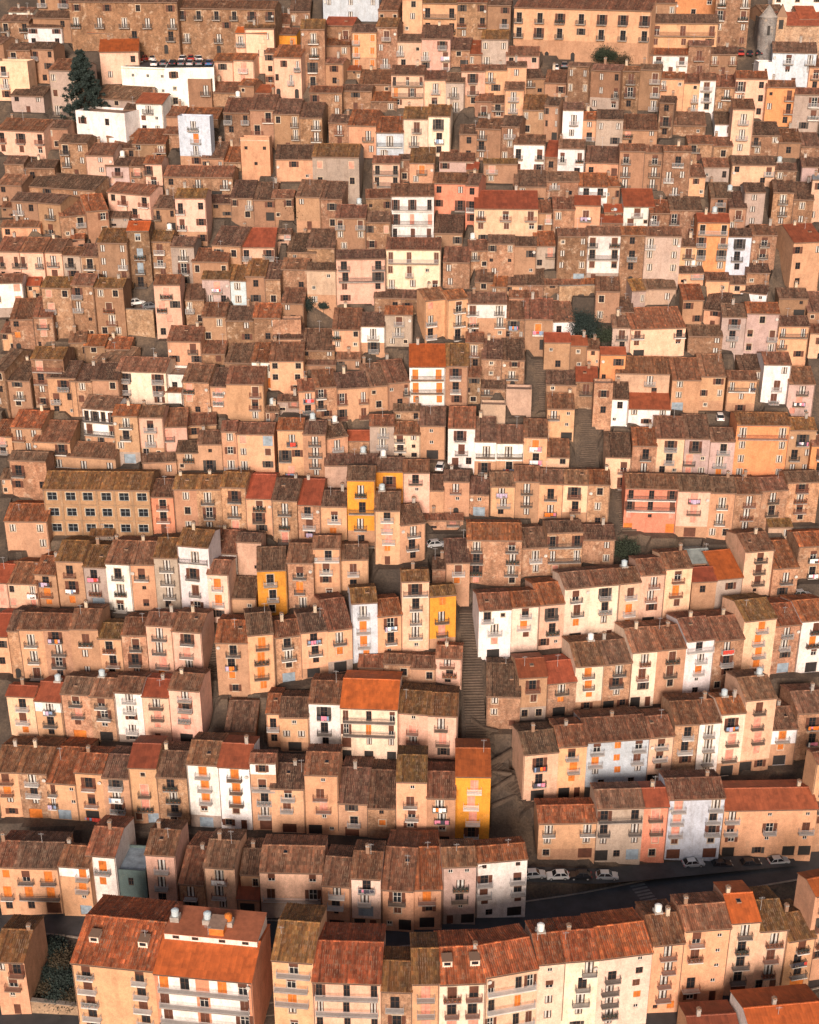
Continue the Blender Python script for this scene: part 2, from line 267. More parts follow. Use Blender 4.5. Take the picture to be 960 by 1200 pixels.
# ------------------------------------------------------------------ the houses, read off the photograph
# per line: left x, right x, eave y left, eave y right, base y, ridge y (3x picture pixels from the block's corner), wall, roof, openings
# openings: storeys from the top, '/' between; capital = door with balcony; '_' = one balcony along the whole storey; '*' = washing
DATA = '''
@ 0 960
-20 50 163 165 330 78 a r o/O/k
50 205 166 170 330 82 a r RO/_oO/kh
205 312 160 168 335 95 a r -O/-O/-s/-e #topwhite
302 405 122 130 305 30 w r O/o/r
405 512 185 192 295 100 e f -k- #awning
510 615 120 126 300 38 p r W/W/K
628 718 222 228 325 98 t r W/k
716 824 163 170 325 75 c r W*/W/w
845 915 190 192 300 105 t d -k
832 912 275 280 335 218 t R g
-25 84 495 500 685 390 a m wK/R/s/d
250 540 500 530 800 352 a q R-R/R-R/R-R/K-K/k-k/ww #dormer
540 885 537 570 825 418 s o _ok-or/_R-R-R/_R-R-R/_k-k-r/-- #terrace
@ 320 960
-48 175 181 186 335 95 p r r-r/_r-r/-k-
172 272 228 235 385 135 a r W/K/s/g
275 378 203 208 388 115 i r K*/W/e/gd
382 495 243 250 390 90 a r R/r/sg
495 595 245 243 382 100 a r O/k/g
597 715 165 160 368 100 v r ss/W/K/s/dg
718 895 150 135 345 92 w r s-s/R-R/R-R/r-r/kg
-5 140 490 502 745 362 a m R/R/O/w/r #wide
138 378 567 575 790 432 p q _k-s-k/_w-s-w/_k-s-k/-
380 490 600 604 800 500 t m K/K/k
490 585 575 573 800 456 a m P/P/P/p
585 748 577 570 800 450 i q RR/KK/PP/PP #dormer
748 932 552 520 790 432 c q _r-kr/_k-o-/_r-kr/_k-r-
@ 640 960
-28 65 507 498 765 402 i q s/r/w/w/d
65 188 497 488 750 392 i q -W/K/W/w/k
188 375 488 464 725 372 i q -s/Kk/Wr/Wo/Ws/w-
378 488 441 430 680 334 a r W/W/W/W/so
488 652 390 378 645 300 a r Rs/Rs/-s/Ks/rd #chimney
652 755 362 355 622 262 c o W/K/K/K/h
750 853 391 383 602 285 c m W/R/W/Kd
850 950 427 410 592 330 a m R/K*/K/h
948 1040 268 250 570 205 a o K/K/R/k
735 1010 795 770 960 655 w o k-k-k/k-k
515 690 790 780 890 690 a R k-k
@ 0 760
22 120 163 168 308 132 c R K/R/o
120 214 180 186 314 120 a R W*/K/k #topwhite
212 315 155 161 318 102 t r R/P/r/h
313 402 165 170 324 105 t r R/R/r/g
400 497 150 155 330 100 w r W/W/k/W/k
498 592 165 170 328 108 p R W/P/p/d
592 702 140 148 330 88 p r W/K/P/p/g
-20 60 430 432 592 342 a r R/O/w/k
60 164 432 438 597 346 t r W/K/w/h
164 266 468 475 602 325 a r R-s/W*-s/e
262 358 432 438 608 370 a r R/R/g*
358 452 450 455 612 374 t r K/W*/K/d
450 549 415 418 616 336 a R s/P/P/re
548 656 448 452 620 362 t d K/W/K/k
655 765 402 408 628 326 w r O/O/O/r/e
765 876 412 418 635 336 w R O/O/O/r/kd
878 968 398 400 638 370 a r k/_R/K/W/h #topwhite
792 897 285 287 332 185 t d -
@ 320 760
-25 22 225 226 345 160 a r K/k
22 125 238 240 362 172 a d s/ww/g
125 236 188 192 352 115 w r K*/K/k
237 437 205 212 398 110 i o _r-k-r/_r-o-r/h-w-w/g-g-g
437 546 222 230 368 150 p m s/P/W/w
545 648 232 236 388 158 p m W/P/k
300 388 63 65 108 24 a r -s
387 484 50 54 118 20 t r -k
483 572 66 68 122 26 t r -k
572 664 30 34 128 -8 p r W/K/k
-10 110 488 492 648 405 a d R/R/-/h
110 228 440 443 654 366 a r s/R/P/s/gs
228 334 540 544 660 420 t d k/K/h
333 434 557 560 668 402 t d s/o/-
433 541 465 467 684 376 a m s/R/R/r/gd
540 642 522 524 694 434 t r W*/W*/r/g
642 766 446 448 668 352 y o P/P/P/K #white_rails
752 870 165 168 282 42 t d w-/w-/-r
866 965 101 95 252 36 t R K/r/kk
@ 640 760
5 108 122 112 238 45 t R W/o/g
105 205 62 55 222 -22 i r O/O/o/k
205 303 55 46 214 -28 t r W/K/w/gk
303 392 12 5 206 -72 i r W/R/k/gd
392 494 4 -6 194 -78 t r R/R/k/-
495 595 -27 -37 168 -108 w r _k/W/O/s/k
592 698 -28 -38 148 -112 t r W*/K/k/kk
698 812 -97 -110 115 -172 c m O/O/O/O/k
805 898 -80 -88 86 -158 t r W/W/k/e
898 1005 -97 -106 84 -170 w r R/O/r/g
-78 45 371 360 535 290 c d K*/K*/g
44 145 344 338 524 270 a r R/O/o/gd
143 366 328 312 490 240 b r RoR/OoR/wow/kk
365 452 311 303 474 238 c r R/R/r/gd
455 541 266 262 464 186 t r K/K/k/-
539 617 261 255 454 182 w r W/W/W/w
617 703 229 222 448 172 i r K*/P/P/g
702 812 180 170 432 100 c r R/P/P/p/gk
790 886 283 278 410 206 w r O/o/g #lowtan
886 1005 226 220 392 150 t r K*/K*/k
-25 178 612 608 738 552 a r W-W/w-w/k-h
180 346 560 555 745 496 g r _k-k/K-W/w-w/gke
345 433 555 552 742 492 s R P/P/p/k
432 630 528 522 738 456 b r P-W/P-K/P-K/r-k/h-h
628 955 566 560 730 492 a R W-s-s/R-R-R/r-s-s/g-k-gg
952 1050 402 392 700 362 a r K/K/R/k
@ 0 560
150 525 38 42 205 -20 n m xxxxxx/xxxxxx/xxxxxx #school
525 608 65 66 196 5 s r K/K/d
608 692 38 39 192 -8 t m w/k/w
690 776 38 38 192 -8 t m W/R/W
775 864 30 33 188 -18 t m K/W/P
865 957 70 72 198 -10 a R R/K/k
15 165 150 152 255 92 t r w-w/--w
-25 26 365 368 458 305 p R p/p
22 130 368 372 462 298 c r k-W*/p-p
120 196 335 340 455 276 t r K*/O/o
195 291 290 293 455 222 t m K/K*/o
290 373 310 313 460 238 g m K*/W/e
370 456 298 302 468 222 w r K/W/R
455 541 302 303 466 225 t r R/s/r
540 626 278 280 468 212 g m W/W/W/k
622 732 235 244 474 182 w m _w/K/R/R
728 802 335 338 505 290 i r O/O/k
745 835 262 266 340 185 w r ks/-
830 918 222 226 350 195 l d -/-s
812 900 420 422 475 350 t d -s
903 1007 325 321 485 245 y d K/K/k
-30 26 555 556 685 478 a R k/k
25 63 535 536 705 468 t d -/-/a
62 151 530 532 705 476 a r W/W/R
150 244 530 532 708 478 t r K*/W/R/k
243 343 528 530 710 462 t r R/w/w
342 428 562 564 708 512 a m K/K/k
427 513 550 552 710 492 t r R/K/w
512 604 515 520 714 474 p r W/W/P/o
603 707 535 542 720 476 p r K/P/W/k
757 871 577 578 762 502 t r K/K*/o/r
870 962 552 544 754 476 a r O/O/O/o
@ 320 560
-5 83 76 80 228 4 t d W/W/P
82 167 92 95 220 6 t R K/R/k*
167 259 98 99 220 46 a d R/O*
260 358 6 7 240 -40 y d W/_K/W/_K
357 446 113 114 305 50 a d K/P/P/o/d
447 536 165 155 295 96 t d W/K/k
48 141 296 298 458 232 t r R/O/W
140 236 246 246 424 206 a r _K/R/k/r
235 336 286 284 395 236 a r R/K
5 96 561 550 718 502 t r K/W/k/e
95 191 543 533 702 476 a d K*/K/k/g
191 278 536 525 684 426 a r W/o/g
275 367 440 435 645 388 b m W/O/O/o
367 454 486 478 630 426 a r R*/K/s
453 549 363 360 610 326 c m _K/K/W/W/s
548 644 416 408 600 380 y m o/W/P/p
560 636 318 320 375 282 t d -s
610 692 298 296 425 215 t d R/o/-
682 876 216 218 380 160 t r W-R/K-W/K-W/p-k
875 968 246 240 345 176 t d W/w
725 839 464 458 638 406 w r Ks/W/p/g
838 937 454 447 610 400 i r R/O/r/-
936 1026 446 438 602 370 p r K/K/ks
@ 640 560
5 131 192 188 345 152 t d _k-k/_w-w/p-
130 243 215 216 305 166 t d -w/-w
67 156 389 380 582 332 i r R/R/o/g
155 259 380 371 572 324 i r K/K/w/sd
258 334 371 363 550 318 p r R/O/o
333 421 341 335 525 285 p r W/W/k/g
420 516 319 312 512 262 c r R/O/r/k
515 601 364 360 475 316 t R k/-
503 585 300 296 365 252 a g k
600 693 356 347 468 256 g o k/g
702 804 259 250 414 194 c r R/R/R/s
800 890 318 312 424 212 t r W/k
890 1005 241 235 355 190 t r R*/K*
280 466 34 38 192 -12 s r _k-s-k/_r-s-r/p-s-p/h---h
465 579 44 46 208 -8 p r P*/P/p/h
578 669 50 52 218 -2 t r W/W/wk
668 759 55 54 190 0 t r W/W/W
758 851 45 40 176 0 t r W/K/k
850 965 15 12 156 -22 t r K/W/R/k
-25 62 18 20 150 -28 a r K/W*
60 151 20 22 168 -26 c r K/K/w
150 226 21 23 178 -26 t r k/w/k
@ 0 370
30 160 505 510 640 480 t r K-/k-k
180 405 488 502 548 446 t r _w-w-w
115 245 440 445 525 370 t r -K/k-
38 146 390 395 485 335 t r W/w
-25 40 420 424 485 368 a r P/K
287 406 322 332 465 285 w r _kkkk/_r-r/s-k-s
395 482 350 352 520 315 t r W/K/-/e
480 572 355 356 505 318 p r R/W/k
570 656 390 388 485 326 p r P-/-k
655 762 386 380 430 345 t r k-
500 620 515 510 565 485 t d -w
620 697 480 480 545 440 t d W
695 779 450 450 545 405 t r s/K
778 832 405 405 545 372 t r w/r/W
830 962 414 416 545 378 a r p-e/w-r/W-k
408 582 192 198 315 148 i r K-K/K-K/k-k
558 637 265 267 320 215 w r r-
580 650 215 217 300 183 w f k
640 796 230 236 350 172 t r P-P/p-P/---
795 926 238 240 372 180 t r -R/-R/-w
588 706 88 90 175 38 a r -R/k-k
705 791 132 133 172 85 t r -r
790 890 162 166 210 90 t d -
885 985 160 162 255 98 w r -k/-h
295 456 105 108 170 68 t r k-
330 442 150 166 220 106 t r -
108 222 150 153 325 112 t m _P-/_K-/w/k
165 266 215 218 355 160 t d K/R/k
245 416 228 232 358 172 t d w-k/r-/-w
15 106 225 228 325 160 t d k/W/k
-25 16 190 195 325 120 t d k/k
@ 320 370
15 106 400 401 565 362 a r W*/K/P*
105 184 415 416 572 370 t d W/W/W/w
183 263 432 418 525 382 t d W/K
262 341 438 438 485 405 t R -
340 426 386 386 505 350 g r W/W
425 518 415 417 505 375 i r R/K/s
517 606 385 386 505 322 t d s/s/g
90 151 265 262 345 225 a r W*/K
150 336 252 240 364 192 t r R-R-W/K-K-R
335 481 248 236 335 112 t r s-s-R/k--
480 606 178 178 318 90 w o _o-o/_o-o/o-o
605 686 175 176 318 95 t m R/K/k
684 731 215 216 310 182 t r k/-/k
678 740 92 93 190 60 t r W/-
733 806 150 152 255 85 t d s/s/-
805 886 155 156 255 82 t d k/W/a
616 711 392 394 535 322 w r R/R/R
710 785 440 441 565 352 w r _w/K #lowtan
785 882 445 446 550 386 w r _w/K* #lowtan
882 965 425 427 565 365 a r O*/K*
820 910 266 268 350 250 l f -
730 818 320 322 400 305 l f -
600 691 580 582 705 545 t d W/s/a
690 760 625 628 705 570 t d s/e
765 851 598 598 708 552 a r W*/W/k
850 937 580 582 712 530 t r W/W/w
545 601 612 613 705 560 t d -/-
182 370 525 524 610 488 l d -R-
360 460 545 546 690 500 y r K/-
457 551 550 550 712 508 p r K/s/-/-
-12 106 158 158 275 95 a r k-k/k-k
98 221 170 172 205 125 t d -
95 216 120 121 180 45 t d -
@ 640 370
5 101 325 326 440 275 a r W/-
0 82 495 497 565 435 c r -k
105 182 230 232 325 182 t R R/-
0 107 240 243 305 195 t d --
193 281 135 136 245 112 o R -k/-
245 436 200 204 285 145 l r --W-
288 438 325 328 388 270 w R w-w
228 291 290 292 388 235 w d k/-
170 236 245 246 400 235 t f k/k
210 300 495 497 605 382 c d -R/-K
305 391 455 457 555 395 t r K/W
390 488 428 430 565 355 c r K/K/k
487 578 430 432 570 340 v r K/P/p
577 666 440 441 575 395 v r K/W/o
672 860 382 384 575 342 o m _W--W/w--w/w--w/w--w
858 952 400 401 560 360 t m K*/K/w
445 632 224 226 335 120 t r w--k/w--/e--
640 742 224 226 345 195 a r _W-W*/-w-
768 863 170 171 310 130 w r -w/R/R
855 947 238 239 355 180 v r W/P*/p
680 765 190 190 235 115 t d --
500 622 70 72 140 35 t r --w/--w
-5 146 92 93 195 62 t R s-s/-s
935 1010 455 456 600 420 o r K/K/k
930 1010 60 62 170 32 c r k/k
@ 0 180
145 327 470 474 650 435 t m pkR-/P-W-/P---/k---
325 432 470 472 645 440 t m w/R/W/k
540 632 460 460 650 428 p r P/P/p/k
-35 78 455 452 575 425 w r r-p/r-p
35 186 582 580 695 478 t r k-P/o-p/a--
-12 66 342 344 455 295 p r R-R/k-k
65 151 344 346 455 297 p r R-W/--
150 216 345 347 445 300 p r W/R
215 285 355 357 445 330 g r K/K
280 346 360 361 450 320 t r K/K
342 446 312 314 495 265 t m w-w/w-W/w-R/--K
445 523 270 270 470 240 n o b/B/B/K
522 601 308 309 440 272 t m R/R/r
600 681 325 327 470 295 g d W/R/k
675 802 378 380 485 335 t r k--k
615 722 155 156 325 125 p m K-k/R-k/R-k
540 617 190 193 275 150 t d K-k
380 522 130 150 225 108 p r kR-K/--K-
210 382 222 205 300 155 t r -K-r
130 212 170 178 285 145 t d W/R
40 132 165 170 262 140 t d W/W
95 332 113 130 180 75 t d -k-w-
-10 76 108 112 185 75 t r k-
15 192 35 38 105 10 t d -k-
370 452 42 43 115 15 v d K/-
450 507 44 45 115 15 t r P
505 568 35 36 112 10 p r K-/R
575 817 80 83 165 45 t r k-W-W
745 847 320 325 430 255 t d kk
845 965 328 328 420 256 p R K-K
710 807 440 441 535 392 v m P*/w
807 864 445 446 535 392 b m w/w
863 932 430 431 535 372 t m k/k
930 985 440 441 535 378 t d -
710 891 572 574 665 525 t r -w-w/k--k
890 985 576 577 665 528 t r -w/--
810 965 155 157 235 75 t d k-W-k
@ 320 180
415 566 148 148 300 108 w r _r-k-k/_k-p-p/_k-r-r
708 932 192 194 318 132 c R W-R-R/r-r-r/k--
398 590 335 337 482 298 i r _R-R--R/r-R-s-/W-w-R
222 396 370 368 528 340 p d K-K/_k-k/r-k/k--
220 326 225 226 345 182 t r R-R/w-w
328 413 240 241 345 205 t r k-p/k-
566 666 278 280 330 200 t d k-k
563 679 103 105 200 70 s r k-w/k-K
678 723 110 112 250 72 s r k/K/k
755 927 315 318 435 288 t d k-w-k/s-s-s
598 692 380 382 475 330 t r w-/w-
208 306 617 618 725 545 a r W-k/w-s/g-
305 393 605 606 700 560 w d W/K #lowtan
393 490 565 566 680 538 g r R/W/w
355 452 505 507 560 480 t d -k
450 532 508 509 565 482 t d k-
535 686 516 500 648 475 a r p-R/W-W/K-K
682 822 526 527 650 490 w r R-W/P-W/k-s #lowtan
815 887 580 582 655 510 t r K*/-
885 985 580 582 690 510 t r O*/-g
710 772 450 452 485 405 t d -
765 822 478 480 500 430 t r -
820 882 465 467 495 425 a d -
878 952 460 462 505 405 t d -
830 932 505 507 545 472 t r -
30 121 405 407 480 370 t r -
118 222 408 410 535 385 l d -s/-
30 107 525 527 595 475 t r w-
50 152 345 347 380 282 t d -
120 217 330 332 385 265 t d -
80 242 150 155 268 95 t r --k/--k
-5 72 155 156 235 130 t r -k
-2 98 592 592 668 580 t f q
0 105 650 650 690 600 a d -
@ 640 180
42 147 290 290 455 265 t r s-w/w-w/w-w/-e
147 263 285 286 455 258 w r R-R/_K-k/r-r/d-
264 351 285 286 465 258 t r k/K/k/a
350 477 288 290 470 260 v r W-w/w-w/w-w
470 532 325 326 410 300 a r R/w
533 646 240 242 415 212 o R _k-k/R-R/K-K/w-w
635 724 290 291 420 265 b d K/K/k
724 813 285 286 408 252 t r R/R/-
365 549 208 210 295 165 t r R-R-R/--r
274 381 185 186 258 125 w R R/R
205 272 205 206 240 180 t R -k
190 270 250 252 275 225 t R -
25 102 195 196 295 155 t r w-/-
100 192 180 182 295 150 a R R*/-k
115 217 115 117 180 70 w r _kk/-
872 975 312 308 475 250 a R -/k-/k-
700 772 135 136 258 105 v d w/w/w
580 652 155 156 215 105 t d K
645 707 190 191 275 135 t d R/-
800 872 135 137 258 95 t d W/W/w
870 942 160 162 255 95 t d w/w
938 1000 90 92 240 80 l g -/-
655 806 38 40 115 10 c d k--R
805 882 58 60 100 35 t r -
900 985 45 47 105 15 v r -r
300 492 616 610 715 492 c r R--K/r--r/g--
235 302 610 611 695 570 v r R/k
245 307 555 556 600 505 t r -
175 260 482 484 595 435 t r k-/-
-5 102 590 588 645 480 w r -k-
620 707 572 574 695 530 v r K/K/w
707 822 560 562 705 525 v r -k-/r-R/r-W*
820 927 605 606 725 572 a r _w-w/W--
820 922 508 509 575 475 t d -s
925 1000 635 636 710 605 p r k-/w
562 702 445 447 495 420 a r --k
680 780 480 500 522 462 w d -
705 787 418 419 470 388 t d -
550 636 540 560 610 490 a d -
920 1000 555 556 630 470 t r -
@ 0 0
-12 152 455 462 548 420 p r K-K-K/r-r-r
272 430 390 412 505 385 w f k-k-/----
478 571 362 365 468 330 w R W/r/k
330 492 342 355 410 305 g r -k-
425 582 236 242 340 180 w f -s-s-s/-s-s-s #carpark
580 752 242 240 378 180 w f k--/s-s/k-- #carpark
350 487 182 180 295 140 p o --k/-
308 502 115 116 180 92 c o k-k-k
95 217 95 96 160 68 w d k-k/k-k
240 622 5 8 188 -20 n r k-k-k-k/W-W-W-W-W/---K-K/-k-a
620 965 28 32 190 5 n r K-K-K-K-K-K/------/W-W-W-/--a--a
25 187 175 178 295 155 t d K-K-k/k--k
170 268 245 248 410 210 g r w-w/r-w/_w-w
-20 96 222 224 355 215 c f K-/W-/k-
38 152 335 338 395 305 g d k-w
625 737 415 418 588 410 b f W/O/W/k
660 742 285 286 385 278 t f -W/--
750 817 215 216 298 190 c r k/-
815 892 210 212 298 190 p r P/p
828 937 115 116 258 98 c o W-w/--k
738 842 325 326 375 290 t r -k
840 892 300 302 370 280 t r -
890 952 325 327 370 300 t R -
845 947 490 492 618 484 a f s-s/-s-
710 847 555 557 605 500 t r -s
785 965 395 397 518 345 t r K-K-K/k-K-
545 767 408 412 455 375 t r --k
465 582 505 506 565 455 t r k-W
375 472 480 481 515 455 t r k
395 482 520 521 562 475 t r -k
575 632 470 471 520 448 t r -
205 307 500 503 628 475 t d K/W
300 397 545 547 650 505 p r w/w/K
150 237 450 452 525 425 t d -/-
435 482 385 386 455 365 t d -W
30 117 40 41 75 28 w r k-
0 102 75 76 148 55 t r K-K/-
115 247 62 64 150 40 t d -k/-k
130 240 -10 -8 60 -35 t r K-K
860 962 100 100 260 88 c m -w/-w/w-
930 965 185 186 300 172 c r k/k
-25 10 150 152 240 130 t d -
@ 320 0
175 372 -15 -14 75 -30 b f w-w-w/-w-
97 181 102 102 305 70 t m W/W/K/K
180 281 88 90 205 62 t R -R
182 247 222 224 305 205 t r k/k
183 272 160 160 240 138 t r -w
277 363 112 113 245 88 a r O-o/O-o/O-o
362 437 95 96 240 65 t m R/-/W
435 522 145 146 245 122 p r W-s/k-
520 624 135 136 250 85 p d -R/W-R*/k-R
0 98 200 202 345 160 p r -k-W/k-W-/a-a
-5 83 120 122 170 100 y r k-o
302 417 295 296 330 245 t r s-s
416 532 262 263 380 232 c r _K-R-R/_O-R-/r--
530 610 280 280 378 250 c r W/R
608 673 288 289 395 258 g r W/W
457 544 417 418 562 378 i m R/W/-
543 624 407 408 550 370 i m K/K*/k
362 459 465 466 565 400 b r _w/-
345 435 355 356 395 325 t r -w
240 347 318 320 385 300 t r -
128 242 325 326 415 305 t r k-w/-
263 362 440 442 555 385 a r -W/-
195 267 430 432 515 405 t d W
0 172 400 402 535 350 n r k-W-W/--W-W
350 445 573 574 695 550 p r _k-k/_k-k/k-k
480 567 572 573 650 520 a m O/-
443 482 560 560 640 545 t d -
585 707 565 567 605 530 v r k-k
138 302 550 552 720 508 g m p-p/k-k/---
713 867 450 456 565 420 t r W-W/K-w/-
655 717 470 471 565 440 t d k/k
847 957 505 507 615 475 w r K-R/r-k
525 650 10 12 120 -10 a m _K-K/K-K
648 837 8 10 140 -8 t r k-k-k/K-K-K/w-w-
733 827 137 138 235 108 g m w-w/W-
622 692 175 176 235 135 t d k
688 735 190 190 235 140 t R -
663 747 250 250 375 230 p r R/R
745 892 245 246 375 230 a r W-w/k-
815 882 315 316 435 290 a r W/W/k
710 772 355 356 412 330 t r R
768 817 362 363 415 330 t d _k/r
820 937 195 196 262 165 p r k-k
740 860 575 576 645 560 t m P-
680 722 595 596 640 572 t R -
850 960 655 656 720 600 t r -
455 525 -5 -5 120 -20 a r k/w
370 440 35 36 90 0 t r k-k
-5 60 85 85 125 50 t r w
60 130 40 40 90 0 t d w-w
@ 640 0
-115 367 25 38 218 -4 a r K-K-K-K-K-K-K/K-K-K-k-K-K-K/a-a-a----- #palazzo
365 607 80 82 215 52 a r _R-R-R/r-r-k
455 602 -10 -10 60 -20 o r --r/--
600 722 -22 -20 165 -35 t r W-W/R-R/w-w/r-r
365 460 10 10 60 -15 t r k-w
798 952 183 186 305 150 b r -R-W/-r-w
748 800 226 226 300 218 w f -r-
75 266 228 246 385 222 n r w-w-w-k/w-w-w-R/--w-r
264 407 248 252 388 235 t r R-R/R-R/k-W
298 376 190 192 260 170 t r k
374 500 192 194 262 172 w r R-R
503 582 160 161 270 145 t r R/R
580 674 190 191 265 165 t d W-W
403 486 275 277 395 255 a r W-s/-
484 541 290 291 395 262 a r -s/-W/-W
540 598 280 281 395 258 w r R/K/k
597 672 305 307 395 265 t r W/-
668 780 275 277 415 252 c r R-k/w-k/--k
776 877 305 307 445 285 o r s-R/w-K/-k
875 970 330 332 465 312 g r -R/-R/-
658 734 382 383 548 350 c r W/W/w
400 452 360 362 485 340 n d k/K/k
595 662 435 436 480 395 w d --k
448 562 440 442 480 395 t r -
268 392 455 457 515 385 t r P-w
178 272 418 420 520 388 g d w-w/-k
60 132 385 386 495 362 w r W/w
130 182 420 421 495 395 a r w/K
43 137 520 522 625 492 w r R-R/-K
138 262 570 574 628 515 a d k-R
260 416 530 532 665 508 t r R-R/W-W/W-W
414 512 530 532 695 515 t r K/W/W
500 657 505 506 565 478 t r K-k
723 822 475 476 548 430 t d K-w
820 965 500 502 555 455 t r -
-5 46 550 552 605 485 t R k
-5 72 290 292 340 248 t r -k
800 975 -12 -12 42 -30 w r k-k-k/---
800 905 185 186 200 140 t d -
925 975 235 236 320 205 a r R/k
-5 45 370 372 500 345 t d -/-
'''
WALL = dict(e=(.10, .15, .14), t=(.46, .255, .155), a=(.61, .335, .20), c=(.74, .46, .315), w=(.79, .745, .72), p=(.68, .41, .31), o=(.64, .265, .115),
            y=(.66, .268, .03), s=(.66, .255, .16), b=(.50, .56, .63), g=(.38, .295, .25), l=(.47, .31, .225), n=(.39, .215, .125), v=(.46, .335, .30), i=(.81, .595, .47))
WNAME = dict(i='ivory', e='dark green netted', t='tan stone', a='apricot', c='cream', w='white', p='pale pink', o='orange', y='mustard yellow', s='salmon', b='pale blue-grey',
             g='grey', l='bare cement', n='brown stone', v='mauve-grey')
ROOF = dict(r=(.25, .105, .066), o=(.47, .105, .022), m=(.215, .10, .034), d=(.13, .066, .042), R=(.32, .078, .034), q=(.36, .098, .036), g=(.22, .23, .24), f=(.3, .2, .15))
RVAR = ((.225, .088, .044), (.175, .088, .055), (.27, .088, .034), (.20, .082, .045), (.225, .10, .056))
RNAME = dict(q='terracotta tile', r='red-brown tile', o='bright orange', m='mossy ochre', d='dark brown tile', R='brick-red', g='grey sheet', f='flat')

H = []
ox = oy = 0
for ln in DATA.strip().splitlines():
    q = ln.split()
    if q[0] == '@': ox, oy = int(q[1]), int(q[2]); continue
    xl, xr, el, er, yb, yr = (float(v) / 3 for v in q[:6])
    H.append(dict(xl=ox + xl, xr=ox + xr, el=oy + el, er=oy + er, yb=oy + yb, yr=oy + yr, wall=q[6], roof=q[7], spec=q[8], opt=q[9] if len(q) > 9 else ''))

sp_ = random.Random(23)
def split_house(h):
    rows = h['spec'].split('/'); w_px = h['xr'] - h['xl']
    if h['yb'] > 520 or h['opt'] or h['wall'] not in 'tan' or h['roof'] in 'fo' or w_px < 44 or '_' in h['spec'] or w_px > 78: return [h]
    k = sp_.uniform(.38, .62); xm = h['xl'] + w_px * k; em = h['el'] + (h['er'] - h['el']) * k; A, B = dict(h), dict(h)
    ra, rb = [], []
    for row in rows:
        cells = []
        for ch in row:
            if ch == '*': cells[-1] += '*'
            else: cells.append(ch)
        c = max(1, min(len(cells) - 1, round(len(cells) * k))) if len(cells) > 1 else 1
        ra.append(''.join(cells[:c]) or '-'); rb.append(''.join(cells[c:]) or '-')
    d = sp_.choice([-1, 1]) * sp_.uniform(1.5, 4.5)
    A.update(xr=xm, er=em, spec='/'.join(ra)); B.update(xl=xm, el=em + d, er=h['er'] + d, yr=h['yr'] + d, yb=h['yb'] + sp_.uniform(-2, 2), spec='/'.join(rb), roof=sp_.choice(h['roof'] + 'rd'))
    return [A, B]
H = [g for h in H for g in split_house(h)]
for h in H:
    if h['opt'] or h['roof'] == 'f' or h['yb'] > 560: continue
    rows = h['spec'].split('/'); out_ = []; wpx = h['xr'] - h['xl']
    for row in rows:
        if set(row) <= set('-_'): row = {0: 'k', 1: '-s', 2: 'k-w', 3: '-', 4: 's-', 5: 'w-'}[sp_.randint(0, 5)]
        elif len(row) == 1 and wpx > 30 and sp_.random() < .5: row = row + sp_.choice('skw')
        out_.append(row)
    hp = h['yb'] - (h['el'] + h['er']) / 2
    if hp / len(out_) > 19: out_.append(sp_.choice(['k', 's-', '-k', 'w-', 'd', '-g']))
    h['spec'] = '/'.join(out_)

# ------------------------------------------------------------------ solve each house: place, turn, height, depth
cs, sn = math.cos(PITCH), math.sin(PITCH)
SL = 0.325                                             # roof slope
def solve(h, i):
    r = random.Random(i * 31 + 5); h['r'] = r; h['i'] = i
    xm, em = (h['xl'] + h['xr']) / 2, (h['el'] + h['er']) / 2
    P = ground(480 + (xm - 480) * .985, h['yb'])
    t = (600 - em) / FPX
    ze = CAMZ + P[1] * (t * cs - sn) / (cs + t * sn)
    Lp, Rp = on_plane(h['xl'], h['el'], ze), on_plane(h['xr'], h['er'], ze)
    yaw = math.atan2(Rp[1] - Lp[1], Rp[0] - Lp[0])
    lim = R(34) if em > 550 else R(22)
    yaw = max(-lim, min(lim, yaw))
    M = on_plane(xm, em, ze)
    w = (Rp[0] - Lp[0]) / math.cos(yaw)
    zb = P[2]
    h.update(M=M, yaw=yaw, w=w, zb=zb, H=max(2.2, ze - zb), ze=ze, n=np.array([-math.sin(yaw), math.cos(yaw), 0]), a=np.array([math.cos(yaw), math.sin(yaw), 0]))
    flat = h['roof'] == 'f'
    hi = 26.0 if 'carpark' in h['opt'] else (7.5 if flat else 7.6)
    lo = 1.6
    sl = 0 if flat else SL
    for _ in range(24):
        m = (lo + hi) / 2
        y = proj(M + h['n'] * m + np.array([0, 0, m * sl]))[1]
        if y > h['yr']: lo = m
        else: hi = m
    h['b'] = m; h['area'] = (h['xr'] - h['xl']) * (h['yb'] - em)
for i, h in enumerate(H): solve(h, i)
